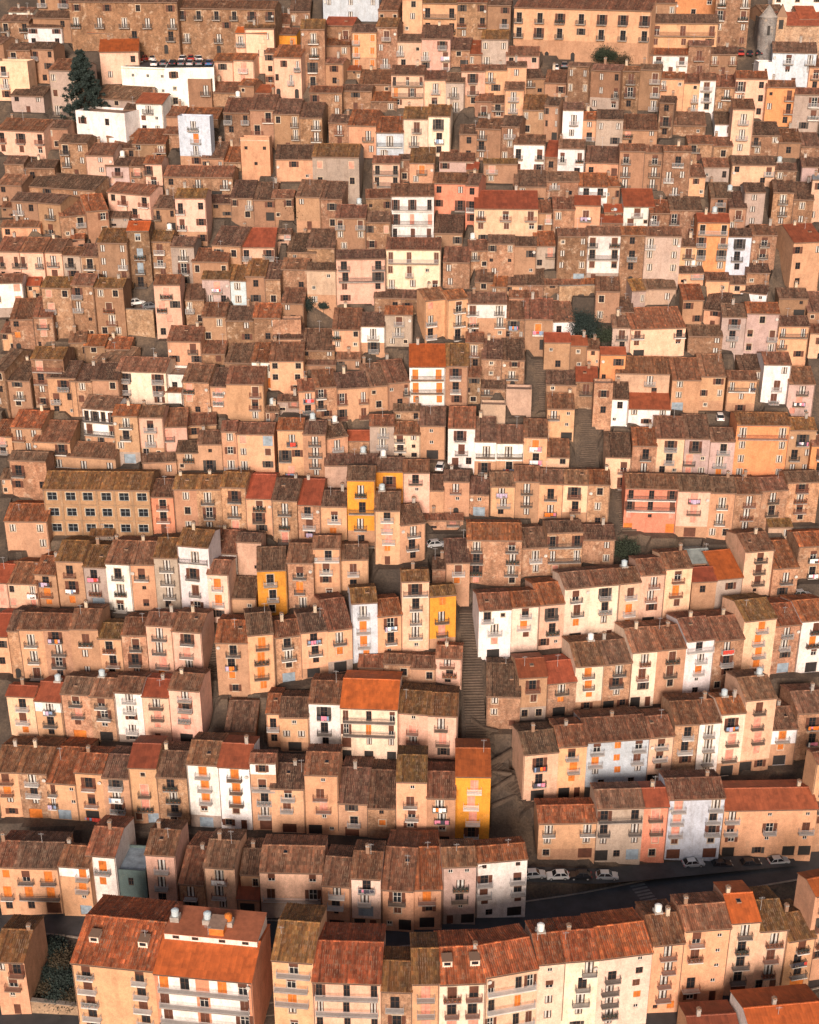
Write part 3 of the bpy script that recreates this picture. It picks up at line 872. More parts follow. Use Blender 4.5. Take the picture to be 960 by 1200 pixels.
# the gaps between the read-off houses are packed with low sheds and back houses
MK = np.zeros((480, 600), bool)                        # 2 px cells: covered by a house
def hull(h):
    pts = []
    for lx in (-.5, .5):
        q = h['M'] + h['a'] * lx * h['w']
        for y, z in ((0, h['zb']), (0, h['ze']), (h['b'], h['ze'] + (0 if h['roof'] == 'f' else h['b'] * SL)), (h['b'] * 1.6, h['zb'] + 1)):
            p = q + h['n'] * y; pts.append(proj((p[0], p[1], z)))
    pts = sorted(set((round(a / 2, 2), round(b / 2, 2)) for a, b in pts))
    def half(ps):
        o = []
        for p in ps:
            while len(o) > 1 and (o[-1][0] - o[-2][0]) * (p[1] - o[-2][1]) - (o[-1][1] - o[-2][1]) * (p[0] - o[-2][0]) <= 0: o.pop()
            o.append(p)
        return o
    hl = half(pts)[:-1] + half(pts[::-1])[:-1]
    x0, x1 = max(0, int(min(p[0] for p in hl))), min(480, int(max(p[0] for p in hl)) + 2); y0, y1 = max(0, int(min(p[1] for p in hl))), min(600, int(max(p[1] for p in hl)) + 2)
    if x1 <= x0 or y1 <= y0: return
    X, Y = np.meshgrid(np.arange(x0, x1) + .5, np.arange(y0, y1) + .5, indexing='ij'); ok = np.ones(X.shape, bool)
    for p, q in zip(hl, hl[1:] + hl[:1]): ok &= (q[0] - p[0]) * (Y - p[1]) - (q[1] - p[1]) * (X - p[0]) >= 0
    MK[x0:x1, y0:y1] |= ok
for h in H: hull(h)
for x0, y0, x1, y1 in [(530, 690, 640, 990), (655, 455, 712, 560), (670, 345, 720, 405), (715, 545, 775, 640), (145, 340, 205, 400), (325, 400, 350, 470), (480, 620, 545, 690), (505, 500, 530, 560),
                       (835, 475, 860, 500), (645, 55, 730, 85), (850, 10, 900, 75), (335, 215, 400, 275), (350, 345, 395, 380), (620, 410, 650, 490), (85, 50, 120, 140), (235, 700, 260, 800), (150, 370, 205, 470), (155, 640, 320, 800)]:
    MK[x0 // 2:x1 // 2, y0 // 2:y1 // 2] = True
fr_ = random.Random(11); nfill = 0
for yy in range(318, 12, -3):
    xx = 1
    while xx < 478:
        if MK[xx, yy]: xx += 1; continue
        x1 = xx
        while x1 < 479 and not MK[x1, yy] and x1 - xx < 22: x1 += 1
        gw = x1 - xx
        if gw >= 7:
            col_ = MK[xx + 1:x1 - 1, :yy]; G = 0
            while G < 22 and yy - G - 1 >= 0 and not col_[:, yy - 1 - G].any(): G += 1
            if G >= 4:
                G = (min(G, 20) + fr_.uniform(2, 5)) * 2; w2 = gw * 2
                h = dict(xl=xx * 2 - 1, xr=xx * 2 + w2 + 1, el=yy * 2 - G * .60, er=yy * 2 - G * .60 + fr_.uniform(-.6, .6), yb=yy * 2 + 3, yr=yy * 2 - G, wall=fr_.choice('tttttaagl'), roof=fr_.choice('rrrrddRm'),
                         spec=fr_.choice(['-k-/--s', 'k-w', '-w', 'k-/-k', 's-k', 'W-/-k', '-P/k-', 'R-k', 'w-w/k-']), opt='#fill')
                solve(h, len(H)); H.append(h); hull(h); nfill += 1
        xx = x1 + 1
def more(xa, xb, yb, hp):                              # the town goes on past the picture's edges
    global nfill
    x = xa
    while x < xb:
        w2 = fr_.uniform(26, 40); e = yb - hp * fr_.uniform(.8, 1.15)
        h = dict(xl=x, xr=x + w2, el=e, er=e, yb=yb + fr_.uniform(-4, 4), yr=e - fr_.uniform(11, 18), wall=fr_.choice('ttttaacpwgi'), roof=fr_.choice('rrrrddmR'),
                 spec='/'.join(fr_.choice(['K', 'W', 'R', 'k-w', 'K', 'P', 'O', 'w']) for _ in range(max(1, int(hp / 15)))), opt='#fill')
        solve(h, len(H)); H.append(h); nfill += 1; x += w2 + fr_.choice([0, 0, 0, 3])
for yb in list(range(45, 560, 34)) + [625, 695, 765, 850, 935, 1165]:
    hp = 33 if yb < 560 else 52
    more(-118, -58, yb, hp); more(986, 1056, yb, hp)
more(-100, 1040, -16, 34); more(-100, 1040, -48, 34)
print('houses', len(H), 'of which in the gaps', nfill)
for h in H:                                            # how far back before the next row starts
    lim = 99
    for g in H:
        if g is h: continue
        d = g['M'] - h['M']
        lx, ly = d @ h['a'], d @ h['n']
        if abs(lx) < (h['w'] + g['w']) * .42 and ly > 1.2: lim = min(lim, ly - abs(math.sin(g['yaw'] - h['yaw'])) * g['w'] / 2 - .15)
    b = h['b']
    if h['roof'] == 'f': h['b2'] = 0.0; h['dep'] = max(3.0, b)
    else:
        h['b2'] = max(.7, min(b, lim - b)); h['dep'] = b + h['b2']

# ------------------------------------------------------------------ the hillside: cut flat under houses, level in front of doors and along the roads
RES = 1.25
gx = np.arange(-215, 235, RES); gy = np.arange(95, 560, RES)
GX, GY = np.meshgrid(gx, gy, indexing='ij')
GZ = hill(GX, GY)
def path3(px, n=80):
    p = np.array([ground(*q) for q in px]); s = np.r_[0, np.cumsum(np.linalg.norm(np.diff(p[:, :2], axis=0), axis=1))]
    u = np.linspace(0, s[-1], n); c = np.stack([np.interp(u, s, p[:, k]) for k in range(3)], 1)
    for _ in range(6): c[1:-1] = (c[:-2] + 2 * c[1:-1] + c[2:]) / 4
    return c
ROADS = [(path3([(-40, 1080), (60, 1078), (110, 1084), (200, 1090), (330, 1096), (440, 1096), (530, 1086), (610, 1074), (690, 1062), (760, 1047), (850, 1030), (960, 1011), (1040, 1000)], 160), 3.3, 'main'),
         (path3([(612, 1024), (700, 1027), (780, 1020), (850, 1013), (930, 1006)], 60), 2.1, 'lane'),
         (path3([(690, 1222), (760, 1196), (800, 1183), (870, 1164), (960, 1142), (1040, 1125)], 70), 2.6, 'low'),
         (path3([(-50, 1192), (30, 1194), (100, 1206)], 40), 2.4, 'low_left')]
STAIRS = [(path3([(559, 872), (556, 830), (553, 780), (550, 716)]), 3.9), (path3([(688, 556), (690, 520), (686, 470)]), 3.4),
          (path3([(317, 1205), (314, 1120)]), 2.4), (path3([(737, 622), (728, 562)]), 3.2), (path3([(247, 792), (243, 722)]), 2.6),
          (path3([(622, 940), (590, 905), (562, 880)]), 3.0), (path3([(640, 480), (632, 420)]), 2.6)]
inroad = np.zeros(GX.shape, bool); roadz = np.zeros(GX.shape)
for c, hw, _ in ROADS + [(c, w / 2, 's') for c, w in STAIRS]:
    bx0, bx1, by0, by1 = c[:, 0].min() - 8, c[:, 0].max() + 8, c[:, 1].min() - 8, c[:, 1].max() + 8
    ii = np.where((gx > bx0) & (gx < bx1))[0]; jj = np.where((gy > by0) & (gy < by1))[0]
    sub = np.ix_(ii, jj)
    d2 = (GX[sub][..., None] - c[:, 0]) ** 2 + (GY[sub][..., None] - c[:, 1]) ** 2
    k = d2.argmin(-1); near = np.sqrt(d2.min(-1)) < hw + 1.3
    new = near & ~inroad[sub]
    rz = roadz[sub]; rz[new] = c[k, 2][new]; roadz[sub] = rz
    ir = inroad[sub]; ir |= near; inroad[sub] = ir
def local(h, pad=0):
    m = 16 + h['dep'] + h['w']
    ii = np.where(abs(gx - h['M'][0]) < m)[0]; jj = np.where(abs(gy - h['M'][1]) < m)[0]
    sub = np.ix_(ii, jj)
    dx, dy = GX[sub] - h['M'][0], GY[sub] - h['M'][1]
    return sub, dx * h['a'][0] + dy * h['a'][1], dx * h['n'][0] + dy * h['n'][1]
for h in H:
    sub, lx, ly = local(h); ok = (abs(lx) < h['w'] / 2 + .3) & (ly > -2.9) & (ly < .3)
    z = GZ[sub]; z[ok] = np.maximum(z[ok], h['zb']); GZ[sub] = z
GZ[inroad] = roadz[inroad] - .07
for h in H:
    sub, lx, ly = local(h); ok = (abs(lx) < h['w'] / 2 - .1) & (ly > .3) & (ly < h['dep'] - .1)
    z = GZ[sub]; z[ok] = np.minimum(z[ok], h['zb']); GZ[sub] = z
def gz(x, y):
    i = int(min(max((x - gx[0]) / RES, 0), len(gx) - 2)); j = int(min(max((y - gy[0]) / RES, 0), len(gy) - 2))
    u, v = (x - gx[i]) / RES, (y - gy[j]) / RES
    return float(GZ[i, j] * (1 - u) * (1 - v) + GZ[i + 1, j] * u * (1 - v) + GZ[i, j + 1] * (1 - u) * v + GZ[i + 1, j + 1] * u * v)
def hit(px, py):                                       # first point of the ground along a picture ray
    d = ray(px, py); z = 100.0
    while z < 600:
        p = C0 + d * z
        if p[2] < gz(p[0], p[1]): break
        z += .25
    return C0 + d * (z - .12)
md = MD(); nx, ny = GX.shape
md.v = np.stack([GX, GY, GZ], -1).reshape(-1, 3).tolist()
md.f = [(i * ny + j, (i + 1) * ny + j, (i + 1) * ny + j + 1, i * ny + j + 1) for i in range(nx - 1) for j in range(ny - 1)]; md.m = ['ground'] * len(md.f)
X0, X1, Y0, Y1, B = gx[0], gx[-1], gy[0], gy[-1], 2500.0
def skirt(a, b, c, d): md.quad(a, b, c, d, 'ground')
for i in range(nx - 1):
    a, b = (gx[i], Y0, GZ[i, 0]), (gx[i + 1], Y0, GZ[i + 1, 0]); md.quad((a[0], -B, a[2] - 8), (b[0], -B, b[2] - 8), b, a, 'ground')
    a, b = (gx[i], Y1, GZ[i, -1]), (gx[i + 1], Y1, GZ[i + 1, -1]); md.quad(a, b, (b[0], B, b[2] - 250), (a[0], B, a[2] - 250), 'ground')
for j in range(ny - 1):
    for x, k, s in ((X0, 0, -1), (X1, -1, 1)):
        a, b = (x, gy[j], GZ[k, j]), (x, gy[j + 1], GZ[k, j + 1]); q = [a, b, (x + s * B, b[1], b[2] - 120), (x + s * B, a[1], a[2] - 120)]
        md.quad(*(q[::-1] if s > 0 else q), 'ground')
tag(link('hillside_ground', md), kind='structure')

def ribbon(c, hw, dz, mname, off=0.0):
    m = MD(); t = np.gradient(c, axis=0)[:, :2]; t /= np.linalg.norm(t, axis=1)[:, None]; nn = np.stack([-t[:, 1], t[:, 0]], 1)
    l = np.c_[c[:, :2] + nn * (off + hw), c[:, 2] + dz]; r_ = np.c_[c[:, :2] + nn * (off - hw), c[:, 2] + dz]
    m.v = np.concatenate([l, r_]).tolist(); k = len(c)
    m.f = [(i, k + i, k + i + 1, i + 1) for i in range(k - 1)]; m.m = [mname] * (k - 1); return m
for c, hw, nm in ROADS:
    ro = tag(link('road', ribbon(c, hw, .02, 'asphalt')), kind='structure')
    if nm in ('main', 'low'):
        for s in (-1, 1):
            m = ribbon(c, .14, .15, 'kerb', s * (hw + .1)); k = len(m.f)
            vs_ = np.array(m.v); dn = vs_.copy(); dn[:, 2] -= .4; n2 = len(vs_) // 2
            m.add(dn.tolist(), [], 'kerb'); o = len(vs_)
            for i in range(n2 - 1):
                m.f += [(i, i + 1, o + i + 1, o + i), (n2 + i + 1, n2 + i, o + n2 + i, o + n2 + i + 1)]; m.m += ['kerb'] * 2
            link('kerb', m, ro)
    if nm == 'main':
        k0 = int(np.argmin([abs(proj(p)[0] - 757) for p in c])); p = c[k0]; t = c[k0 + 1] - c[k0 - 1]; t /= np.linalg.norm(t[:2]); nn = np.array([-t[1], t[0], 0])
        for k in range(7):                             # worn zebra crossing
            m = MD(); q = p + nn * (k - 3) * .85
            m.quad(*[tuple(q + t * a * 1.5 + nn * b * .24 + np.array([0, 0, .026])) for a, b in ((-1, -1), (1, -1), (1, 1), (-1, 1))], 'paint')
            link('crossing_stripe', m, ro)
for c, w in STAIRS:
    L = np.linalg.norm(np.diff(c, axis=0)[:, :2], axis=1).sum(); rise = abs(c[-1, 2] - c[0, 2]); n = max(6, int(rise / .3))
    root = tag(link('stairway', None, None, tuple(c[0])), kind='structure')
    sm = MD(); tr = L / n; sm.box(-w / 2, w / 2, 0, tr + .25, -1.6, 0, 'step')
    for k in range(n):
        u = k / n * (len(c) - 1); i = int(u); f = u - i; p = c[i] * (1 - f) + c[min(i + 1, len(c) - 1)] * f; t = c[min(i + 1, len(c) - 1)] - c[i]
        a = math.atan2(t[1], t[0]) - math.pi / 2
        link('step', sm, root, tuple(p - c[0] + np.array([rnd.uniform(-.12, .12), 0, rise / n * .6 + rnd.uniform(-.03, .03) - (.12 if k % 9 == 8 else 0)])), a + rnd.uniform(-.025, .025))

# ------------------------------------------------------------------ house pieces
CACHE = {}
def cached(key, fn):
    if key not in CACHE: CACHE[key] = fn()
    return CACHE[key]
def m_window(w, h, fr, pane, grid):
    m = MD(); y = .17; f = .07
    m.quad((-w / 2, y + .03, 0), (w / 2, y + .03, 0), (w / 2, y + .03, h), (-w / 2, y + .03, h), 'glass')
    for x0, x1, z0, z1 in [(-w / 2, -w / 2 + f, 0, h), (w / 2 - f, w / 2, 0, h), (-f / 2, f / 2, f, h - f), (-w / 2 + f, w / 2 - f, h - f, h), (-w / 2 + f, w / 2 - f, 0, f)]:
        m.box(x0, x1, y - .05, y + .02, z0, z1, fr)
    if pane == 'c':                                    # white casements with curtains, dark between
        for a, c in ((-.38, -.13), (.11, .36)):
            m.quad((a * w, y - .055, f), (c * w, y - .055, f), (c * w, y - .055, h - f), (a * w, y - .055, h - f), 'curtain')
    if grid:
        m.box(-w / 2 + f, -f / 2, y - .04, y + .01, h * .55, h * .55 + .05, fr); m.box(f / 2, w / 2 - f, y - .04, y + .01, h * .55, h * .55 + .05, fr)
    return m
def m_trim(w, h, sill):
    m = MD(); t = .13
    m.box(-w / 2 - t, -w / 2, -.035, .02, 0, h, 'trim'); m.box(w / 2, w / 2 + t, -.035, .02, 0, h, 'trim'); m.box(-w / 2 - t, w / 2 + t, -.05, .02, h, h + t, 'trim')
    if sill: m.box(-w / 2 - t, w / 2 + t, -.10, .02, -t, 0, 'trim')
    return m
def m_shutter(w, h, mt, style, side=0):
    m = MD()
    if style == 0:                                     # closed leaves with slats
        for s in (-1, 1):
            x0, x1 = (-w / 2 + .02, -.015) if s < 0 else (.015, w / 2 - .02)
            m.box(x0, x1, .05, .09, .02, h - .02, mt)
            k = max(4, int(h / .22))
            for q in range(k): m.box(x0 + .06, x1 - .06, .03, .052, .06 + q * (h - .12) / k, .06 + (q + .55) * (h - .12) / k, mt, False)
    elif style == 1:                                   # leaves folded back on the wall
        for s in (side,):
            x0, x1 = (-w / 2 - w * .47, -w / 2 - .02) if s < 0 else (w / 2 + .02, w / 2 + w * .47)
            m.box(x0, x1, -.07, -.03, .02, h - .02, mt)
    else:                                              # roller blind part way down
        z0 = h * (.42 if style == 2 else .68)
        m.box(-w / 2 + .02, w / 2 - .02, .04, .09, z0, h - .02, mt)
    return m
def m_panel(w, h, mt, split=True):
    m = MD(); m.box(-w / 2, w / 2, .16, .22, 0, h, mt)
    k = 2 if w < 1.6 else 4
    for q in range(k): m.box(-w / 2 + (q + .08) * w / k, -w / 2 + (q + .92) * w / k, .13, .162, h * .06, h * .94, mt)
    return m
def m_slab(w, d, mt):
    m = MD(); m.box(-w / 2, w / 2, -d, .0, -.19, -.02, mt); m.box(-w / 2 + .04, w / 2 - .04, -d + .04, 0, -.24, -.19, mt)
    for s in (-1, 1): m.prism([(0, -.22), (-d * .7, -.22), (0, -.5)], s * w * .34 - .06, s * w * .34 + .06, mt, 'x')
    return m
def m_rail(w, d, mt):
    m = MD(); hh = .98; y = -d + .05
    m.box(-w / 2 + .02, w / 2 - .02, y - .025, y + .025, hh - .05, hh, mt); m.box(-w / 2 + .02, w / 2 - .02, y - .015, y + .015, .06, .09, mt)
    for s in (-1, 1):
        x = s * (w / 2 - .045); m.box(x - .025, x + .025, y + .025, -.01, hh - .05, hh, mt)
        for k in range(1, 5): yy = y + (d - .08) * k / 5; m.box(x - .013, x + .013, yy - .013, yy + .013, -.02, hh - .05, mt, False)
    n = max(5, int(w / .15))
    for k in range(n + 1):
        x = -w / 2 + .045 + (w - .09) * k / n; m.box(x - .018, x + .018, y - .018, y + .018, -.02, hh - .05, mt, False)
    return m
def m_dish():
    m = MD(); n = 10; c = (0, -.32, 0); vs_ = [c]
    for k in range(n): a = 6.28318 * k / n; vs_.append((.36 * math.cos(a), -.42, .36 * math.sin(a)))
    m.add(vs_, [(0, 1 + k, 1 + (k + 1) % n) for k in range(n)], 'curtain'); m.box(-.03, .03, -.32, .05, -.03, .03, 'iron_l'); m.box(-.015, .015, -.75, -.42, -.1, -.07, 'iron_l'); return m
def m_tank(mt):
    m = MD(); m.cyl((0, 0, 0), .55, .6, 1.0, mt, 12); m.cyl((0, 0, 1.0), .6, .25, .22, mt, 12); m.box(-.7, .7, -.7, .7, -.9, -.01, 'concrete'); return m
def m_aerial(hh):
    m = MD(); m.cyl((0, 0, -.6), .035, .025, hh + .6, 'iron_l', 5); m.box(-.5, .5, -.015, .015, hh - .25, hh - .22, 'iron_l')
    for k in range(5): m.box(-.45 + k * .2, -.43 + k * .2, -.28, .28, hh - .25, hh - .22, 'iron_l')
    return m
def m_chimney(hh, mt):
    m = MD(); m.box(-.3, .3, -.25, .25, -.8, hh, mt); m.box(-.36, .36, -.31, .31, hh, hh + .09, 'concrete')
    for s in (-1, 1): m.box(s * .22 - .06, s * .22 + .06, -.2, .2, hh + .09, hh + .3, 'concrete')
    m.prism([(-.4, hh + .3), (.4, hh + .3), (0, hh + .52)], -.3, .3, 'fascia', 'y'); return m
def m_roofwin():
    m = MD(); m.box(-.4, .4, -.5, .5, -.1, .12, 'fascia'); m.quad((-.3, -.4, .124), (.3, -.4, .124), (.3, .4, .124), (-.3, .4, .124), 'glass'); return m
def m_dormer():
    m = MD(); m.box(-.75, .75, 0, 1.7, -.6, 1.05, 'plaster'); m.quad((-.5, -.01, .25), (.5, -.01, .25), (.5, -.01, .85), (-.5, -.01, .85), 'glass')
    m.box(-.82, .82, -.1, 1.8, 1.05, 1.13, 'fascia'); m.tint = (.72, .6, .5); return m
def m_pipe(hh):
    m = MD(); m.cyl((0, -.09, -hh), .06, .06, hh, 'gutter', 6); m.box(-.1, .1, -.2, .0, -.25, -.02, 'gutter'); return m

def roof_tiles(w, b, b2, H0, kind, tint, r):
    m = MD(); V = []; sheet = kind in 'oRg'
    ovx, ovf, ovr = .06 + r.random() * .1, .38, .18
    W2 = w / 2 + ovx; pitch = .34 if not sheet else .5
    nc = max(4, int(2 * W2 / pitch)); cw = 2 * W2 / nc
    amp = .12 if not sheet else .03; th = .12
    UV = []
    rng = np.random.RandomState(r.randint(0, 99999)); wav = r.random() * 6
    for side in (0, 1):
        run = (b + ovf) if side == 0 else (b2 + ovr)
        nr = max(2, int(run / (.7 if not sheet else 1.2)))
        c, k = np.meshgrid(np.arange(nc), np.arange(nr), indexing='ij'); c = c.ravel(); k = k.ravel(); n = len(c)
        d0 = k * run / nr; d1 = (k + 1) * run / nr + .05          # distance from the ridge, down the slope
        jz = rng.uniform(-.02, .03, n) * (1 if not sheet else .25); jx = rng.uniform(-.03, .03, n) * (1 if not sheet else .1)
        skip = rng.rand(n) < (.0)
        xs = [-W2 + c * cw + jx, -W2 + (c + .5) * cw + jx, -W2 + (c + 1) * cw + jx]
        vv = []
        for d, lift in ((d0, 0.), (d1, .045 if not sheet else .012)):
            sag = -.05 * np.sin(np.pi * np.clip(d / run, 0, 1)) * (0 if sheet else 1) * (.6 + .4 * np.sin(c * .35 + wav))
            y = b - d if side == 0 else b + d
            for q, x in enumerate(xs):
                z = H0 + b * SL - d * SL + th + lift + jz + sag + (amp if q == 1 else 0)
                vv.append(np.stack([np.clip(x, -W2, W2), y, z], 1))
        V6 = np.stack(vv, 1)                                       # n,6,3
        o = len(m.v); m.v.extend(V6.reshape(-1, 3).tolist())
        for t_ in range(n):
            q = o + t_ * 6
            if side == 0: m.f.append((q, q + 3, q + 4, q + 1)); m.f.append((q + 1, q + 4, q + 5, q + 2))
            else: m.f.append((q, q + 1, q + 4, q + 3)); m.f.append((q + 1, q + 2, q + 5, q + 4))
            uvp = (float(c[t_]) + .37, float(k[t_]) + .21 + 50 * side); UV.extend([uvp] * 8)
        m.m.extend(['sheet' if sheet else 'tile'] * (2 * n))
    def sub(fn):
        n0 = len(m.f); fn(); UV.extend([(7.3, 3.1)] * sum(len(q) for q in m.f[n0:]))
    zf, zr, zt = H0 - ovf * SL, H0 + (b - b2 - ovr) * SL, H0 + b * SL
    W3 = W2 - .02
    sub(lambda: m.prism([(-ovf + .02, zf), (b, zt), (b + b2 + ovr - .02, zr), (b + b2 + ovr - .02, zr + th), (b, zt + th), (-ovf + .02, zf + th)], -W3, W3, 'fascia', 'x'))
    nrd = max(3, int(2 * W2 / .55))
    for k in range(nrd):                                           # ridge tiles
        x0 = -W2 + k * 2 * W2 / nrd; x1 = x0 + 2 * W2 / nrd - .03; z = zt + th + .03 + rng.uniform(-.015, .02)
        def rt():
            m.prism([(b - .17, z), (b - .10, z + .12), (b + .10, z + .12), (b + .17, z)], x0, x1, 'sheet' if sheet else 'tile', 'x')
        n0 = len(m.f); rt(); UV.extend([(k + .7, 99.4)] * sum(len(q) for q in m.f[n0:]))
    m.uv = UV; m.tint = tint; return m

BALC = 'WKORPB'
def house_pieces(h):
    """list of (name, mesh data, local position, index of its parent piece or None)"""
    r = h['r']; w, b, b2, Hh, dep = h['w'], h['b'], h['b2'], h['H'], h['dep']; out = []; info = dict(balc=0, win=0, sh=set(), wash=[], long=0)
    kw = h['wall']; j = r.uniform(.86, 1.12); base = WALL[kw]; tint = tuple(min(.82, c * j * r.uniform(.96, 1.04)) for c in base)
    if kw in 'tn': old = r.uniform(.58, .84) if h['yb'] < 480 else 1.0; tint = tuple(c * old for c in tint)      # the old upper town is darker stone
    stone = kw in 'tn' and r.random() < .55
    wm = 'stone' if stone else 'plaster'
    rows = h['spec'].split('/'); n = len(rows); sh = min(3.7, max(2.05, Hh / n))
    if Hh < sh * n: sh = Hh / n
    openings = []; adds = []
    trim = r.random() < .45 and not stone or 'palazzo' in h['opt']
    fr = r.choice(['frame_w', 'frame_w', 'frame_d']); railm = r.choice(['iron', 'iron', 'iron', 'iron_l', 'iron_l', 'iron_r'])
    slm = r.choice(['slab', 'slab', 'slab_b', 'slab_w'])
    if 'white_rails' in h['opt']: railm = 'white'; slm = 'slab_w'
    if kw in 'wb' and railm == 'iron_r': railm = 'iron_l'
    for i, row in enumerate(rows):
        zf = Hh - (i + 1) * sh + .05
        if zf < .02: zf = .02
        long = row.startswith('_'); row = row.lstrip('_'); stars = []; cl = []
        for ch in row:
            if ch == '*': stars.append(len(cl) - 1)
            else: cl.append(ch)
        nc = len(cl); cw = w / nc
        if long:
            bw = w * .92; d = .85
            adds.append(('balcony', 0, zf, bw, d)); info['long'] += 1
        for c, ch in enumerate(cl):
            if ch == '-': continue
            x = -w / 2 + (c + .5) * cw + r.uniform(-.06, .06) * cw; lo = ch.lower(); isb = ch in BALC
            if lo in 'gheq': ww, hh, z0 = min(2.5 if lo != 'q' else 3.4, cw * .8), min(2.4, sh * .8), 0.02 if i == n - 1 else zf
            elif lo in 'da': ww, hh, z0 = min(1.15, cw * .6), min(2.3, sh * .76), 0.02 if i == n - 1 else zf
            elif isb or long: ww, hh, z0 = min(1.35, cw * .5), min(2.35, sh * .76), zf
            elif lo == 's': ww, hh, z0 = min(.85, cw * .5), .85, zf + sh * .34
            elif lo == 'x': ww, hh, z0 = cw * .56, sh * .5, zf + sh * .26
            else: ww, hh, z0 = min(1.2, cw * .5), min(1.6, sh * .52), zf + sh * .26
            ww = max(.4, round(ww, 1)); hh = max(.4, round(hh, 1))
            ww = min(ww, w - .5)
            z0 = max(.02, min(z0, Hh - hh - .12))
            if abs(x) + ww / 2 > w / 2 - .12: x = math.copysign(w / 2 - .12 - ww / 2, x)
            if any(abs(x - o[0]) < (ww + o[2]) / 2 + .05 and z0 < o[1] + o[3] + .03 and o[1] < z0 + hh + .03 for o in openings): continue
            openings.append((x, z0, ww, hh, lo))
            st = 'star' if c in stars else ''
            if isb and not long:
                bw = w * .82 if 'wide' in h['opt'] else min(r.uniform(2.2, 2.9), cw * .94)
                adds.append(('balcony', x, z0, bw, .95, st))
            elif st: adds.append(('wash', x, z0 - .0, max(1.3, ww + .4), .8 if long else .2))
    # wall: facade with real openings, plain sides and back
    m = MD(); zb = -3.2
    xs = sorted({-w / 2, w / 2, *[round(o[0] - o[2] / 2, 4) for o in openings], *[round(o[0] + o[2] / 2, 4) for o in openings]})
    zs = sorted({zb, Hh, *[round(o[1], 4) for o in openings], *[round(o[1] + o[3], 4) for o in openings]})
    tone = None
    if 'topwhite' in h['opt']: tone = (Hh - sh * .9, None, WALL['w'])
    elif 'lowtan' in h['opt']: tone = (None, Hh - sh * 1.25, WALL['t'])
    elif n > 2 and not stone and 'school' not in h['opt'] and r.random() < .22: tone = (None, max(.8, Hh - (n - 1) * sh - r.uniform(0, .6)), tuple(c * f for c, f in zip(WALL[r.choice('tgt')], (.95, .95, .95))))
    bays = [(-.46 * w, -.08 * w), (.06 * w, .46 * w)] if 'terrace' in h['opt'] else []
    if tone: zs = sorted({*zs, round(tone[0] if tone[0] is not None else tone[1], 4)})
    for q in bays: xs = sorted({*xs, round(q[0], 4), round(q[1], 4)})
    for z0, z1 in zip(zs, zs[1:]):
        if z1 - z0 < 1e-4: continue
        run0 = None; v0 = len(m.v)
        for x0, x1 in zip(xs, xs[1:]):
            if x1 - x0 < 1e-4: continue
            cx, cz = (x0 + x1) / 2, (z0 + z1) / 2
            if any(abs(cx - o[0]) < o[2] / 2 + 1e-6 and o[1] < cz < o[1] + o[3] for o in openings):
                if run0 is not None: m.quad((run0, 0, z0), (x0, 0, z0), (x0, 0, z1), (run0, 0, z1), wm); run0 = None
            elif bays:
                v1 = len(m.v); m.quad((x0, 0, z0), (x1, 0, z0), (x1, 0, z1), (x0, 0, z1), wm)
                if any(q[0] < cx < q[1] for q in bays): m.tv.append((v1, v1 + 4, WALL['w']))
            elif run0 is None: run0 = x0
        if run0 is not None: m.quad((run0, 0, z0), (w / 2, 0, z0), (w / 2, 0, z1), (run0, 0, z1), wm)
        if tone and ((tone[0] is not None and (z0 + z1) / 2 > tone[0]) or (tone[1] is not None and (z0 + z1) / 2 < tone[1])): m.tv.append((v0, len(m.v), tone[2]))
    for x, z0, ww, hh, lo in openings:
        a, c_, e = x - ww / 2, x + ww / 2, .24
        m.quad((a, 0, z0), (a, e, z0), (a, e, z0 + hh), (a, 0, z0 + hh), wm); m.quad((c_, e, z0), (c_, 0, z0), (c_, 0, z0 + hh), (c_, e, z0 + hh), wm)
        m.quad((a, 0, z0), (c_, 0, z0), (c_, e, z0), (a, e, z0), wm); m.quad((a, e, z0 + hh), (c_, e, z0 + hh), (c_, 0, z0 + hh), (a, 0, z0 + hh), wm)
        if lo in 'aq':                                  # rounded head
            ra = min(ww / 2, hh); zc = z0 + hh - ra
            for s in (-1, 1):
                pts = [(x + s * ra, 0, z0 + hh)] + [(x + s * ra * math.cos(t * math.pi / 12), 0, zc + ra * math.sin(t * math.pi / 12)) for t in range(7)]
                m.add(pts if s < 0 else pts[::-1], [tuple(range(8))], wm)
    if h['roof'] == 'f':
        top = Hh + (.55 if 'carpark' not in h['opt'] else .22)
        for s in (-1, 1):
            q = [(s * w / 2, 0, zb), (s * w / 2, dep, zb), (s * w / 2, dep, Hh), (s * w / 2, 0, Hh)]; m.quad(*(q if s > 0 else q[::-1]), wm)
        m.quad((w / 2, dep, zb), (-w / 2, dep, zb), (-w / 2, dep, Hh), (w / 2, dep, Hh), wm)
        for x0, x1, y0, y1 in ((-w / 2, w / 2, 0, .22), (-w / 2, w / 2, dep - .22, dep), (-w / 2, -w / 2 + .22, .22, dep - .22), (w / 2 - .22, w / 2, .22, dep - .22)): m.box(x0, x1, y0, y1, Hh, top, wm)
    else:
        zr, zt = Hh + (b - b2) * SL, Hh + b * SL
        for s in (-1, 1):
            q = [(s * w / 2, 0, zb), (s * w / 2, dep, zb), (s * w / 2, dep, zr), (s * w / 2, b, zt), (s * w / 2, 0, Hh)]; m.add(q if s > 0 else q[::-1], [tuple(range(5))], wm)
        m.quad((w / 2, dep, zb), (-w / 2, dep, zb), (-w / 2, dep, zr), (w / 2, dep, zr), wm)
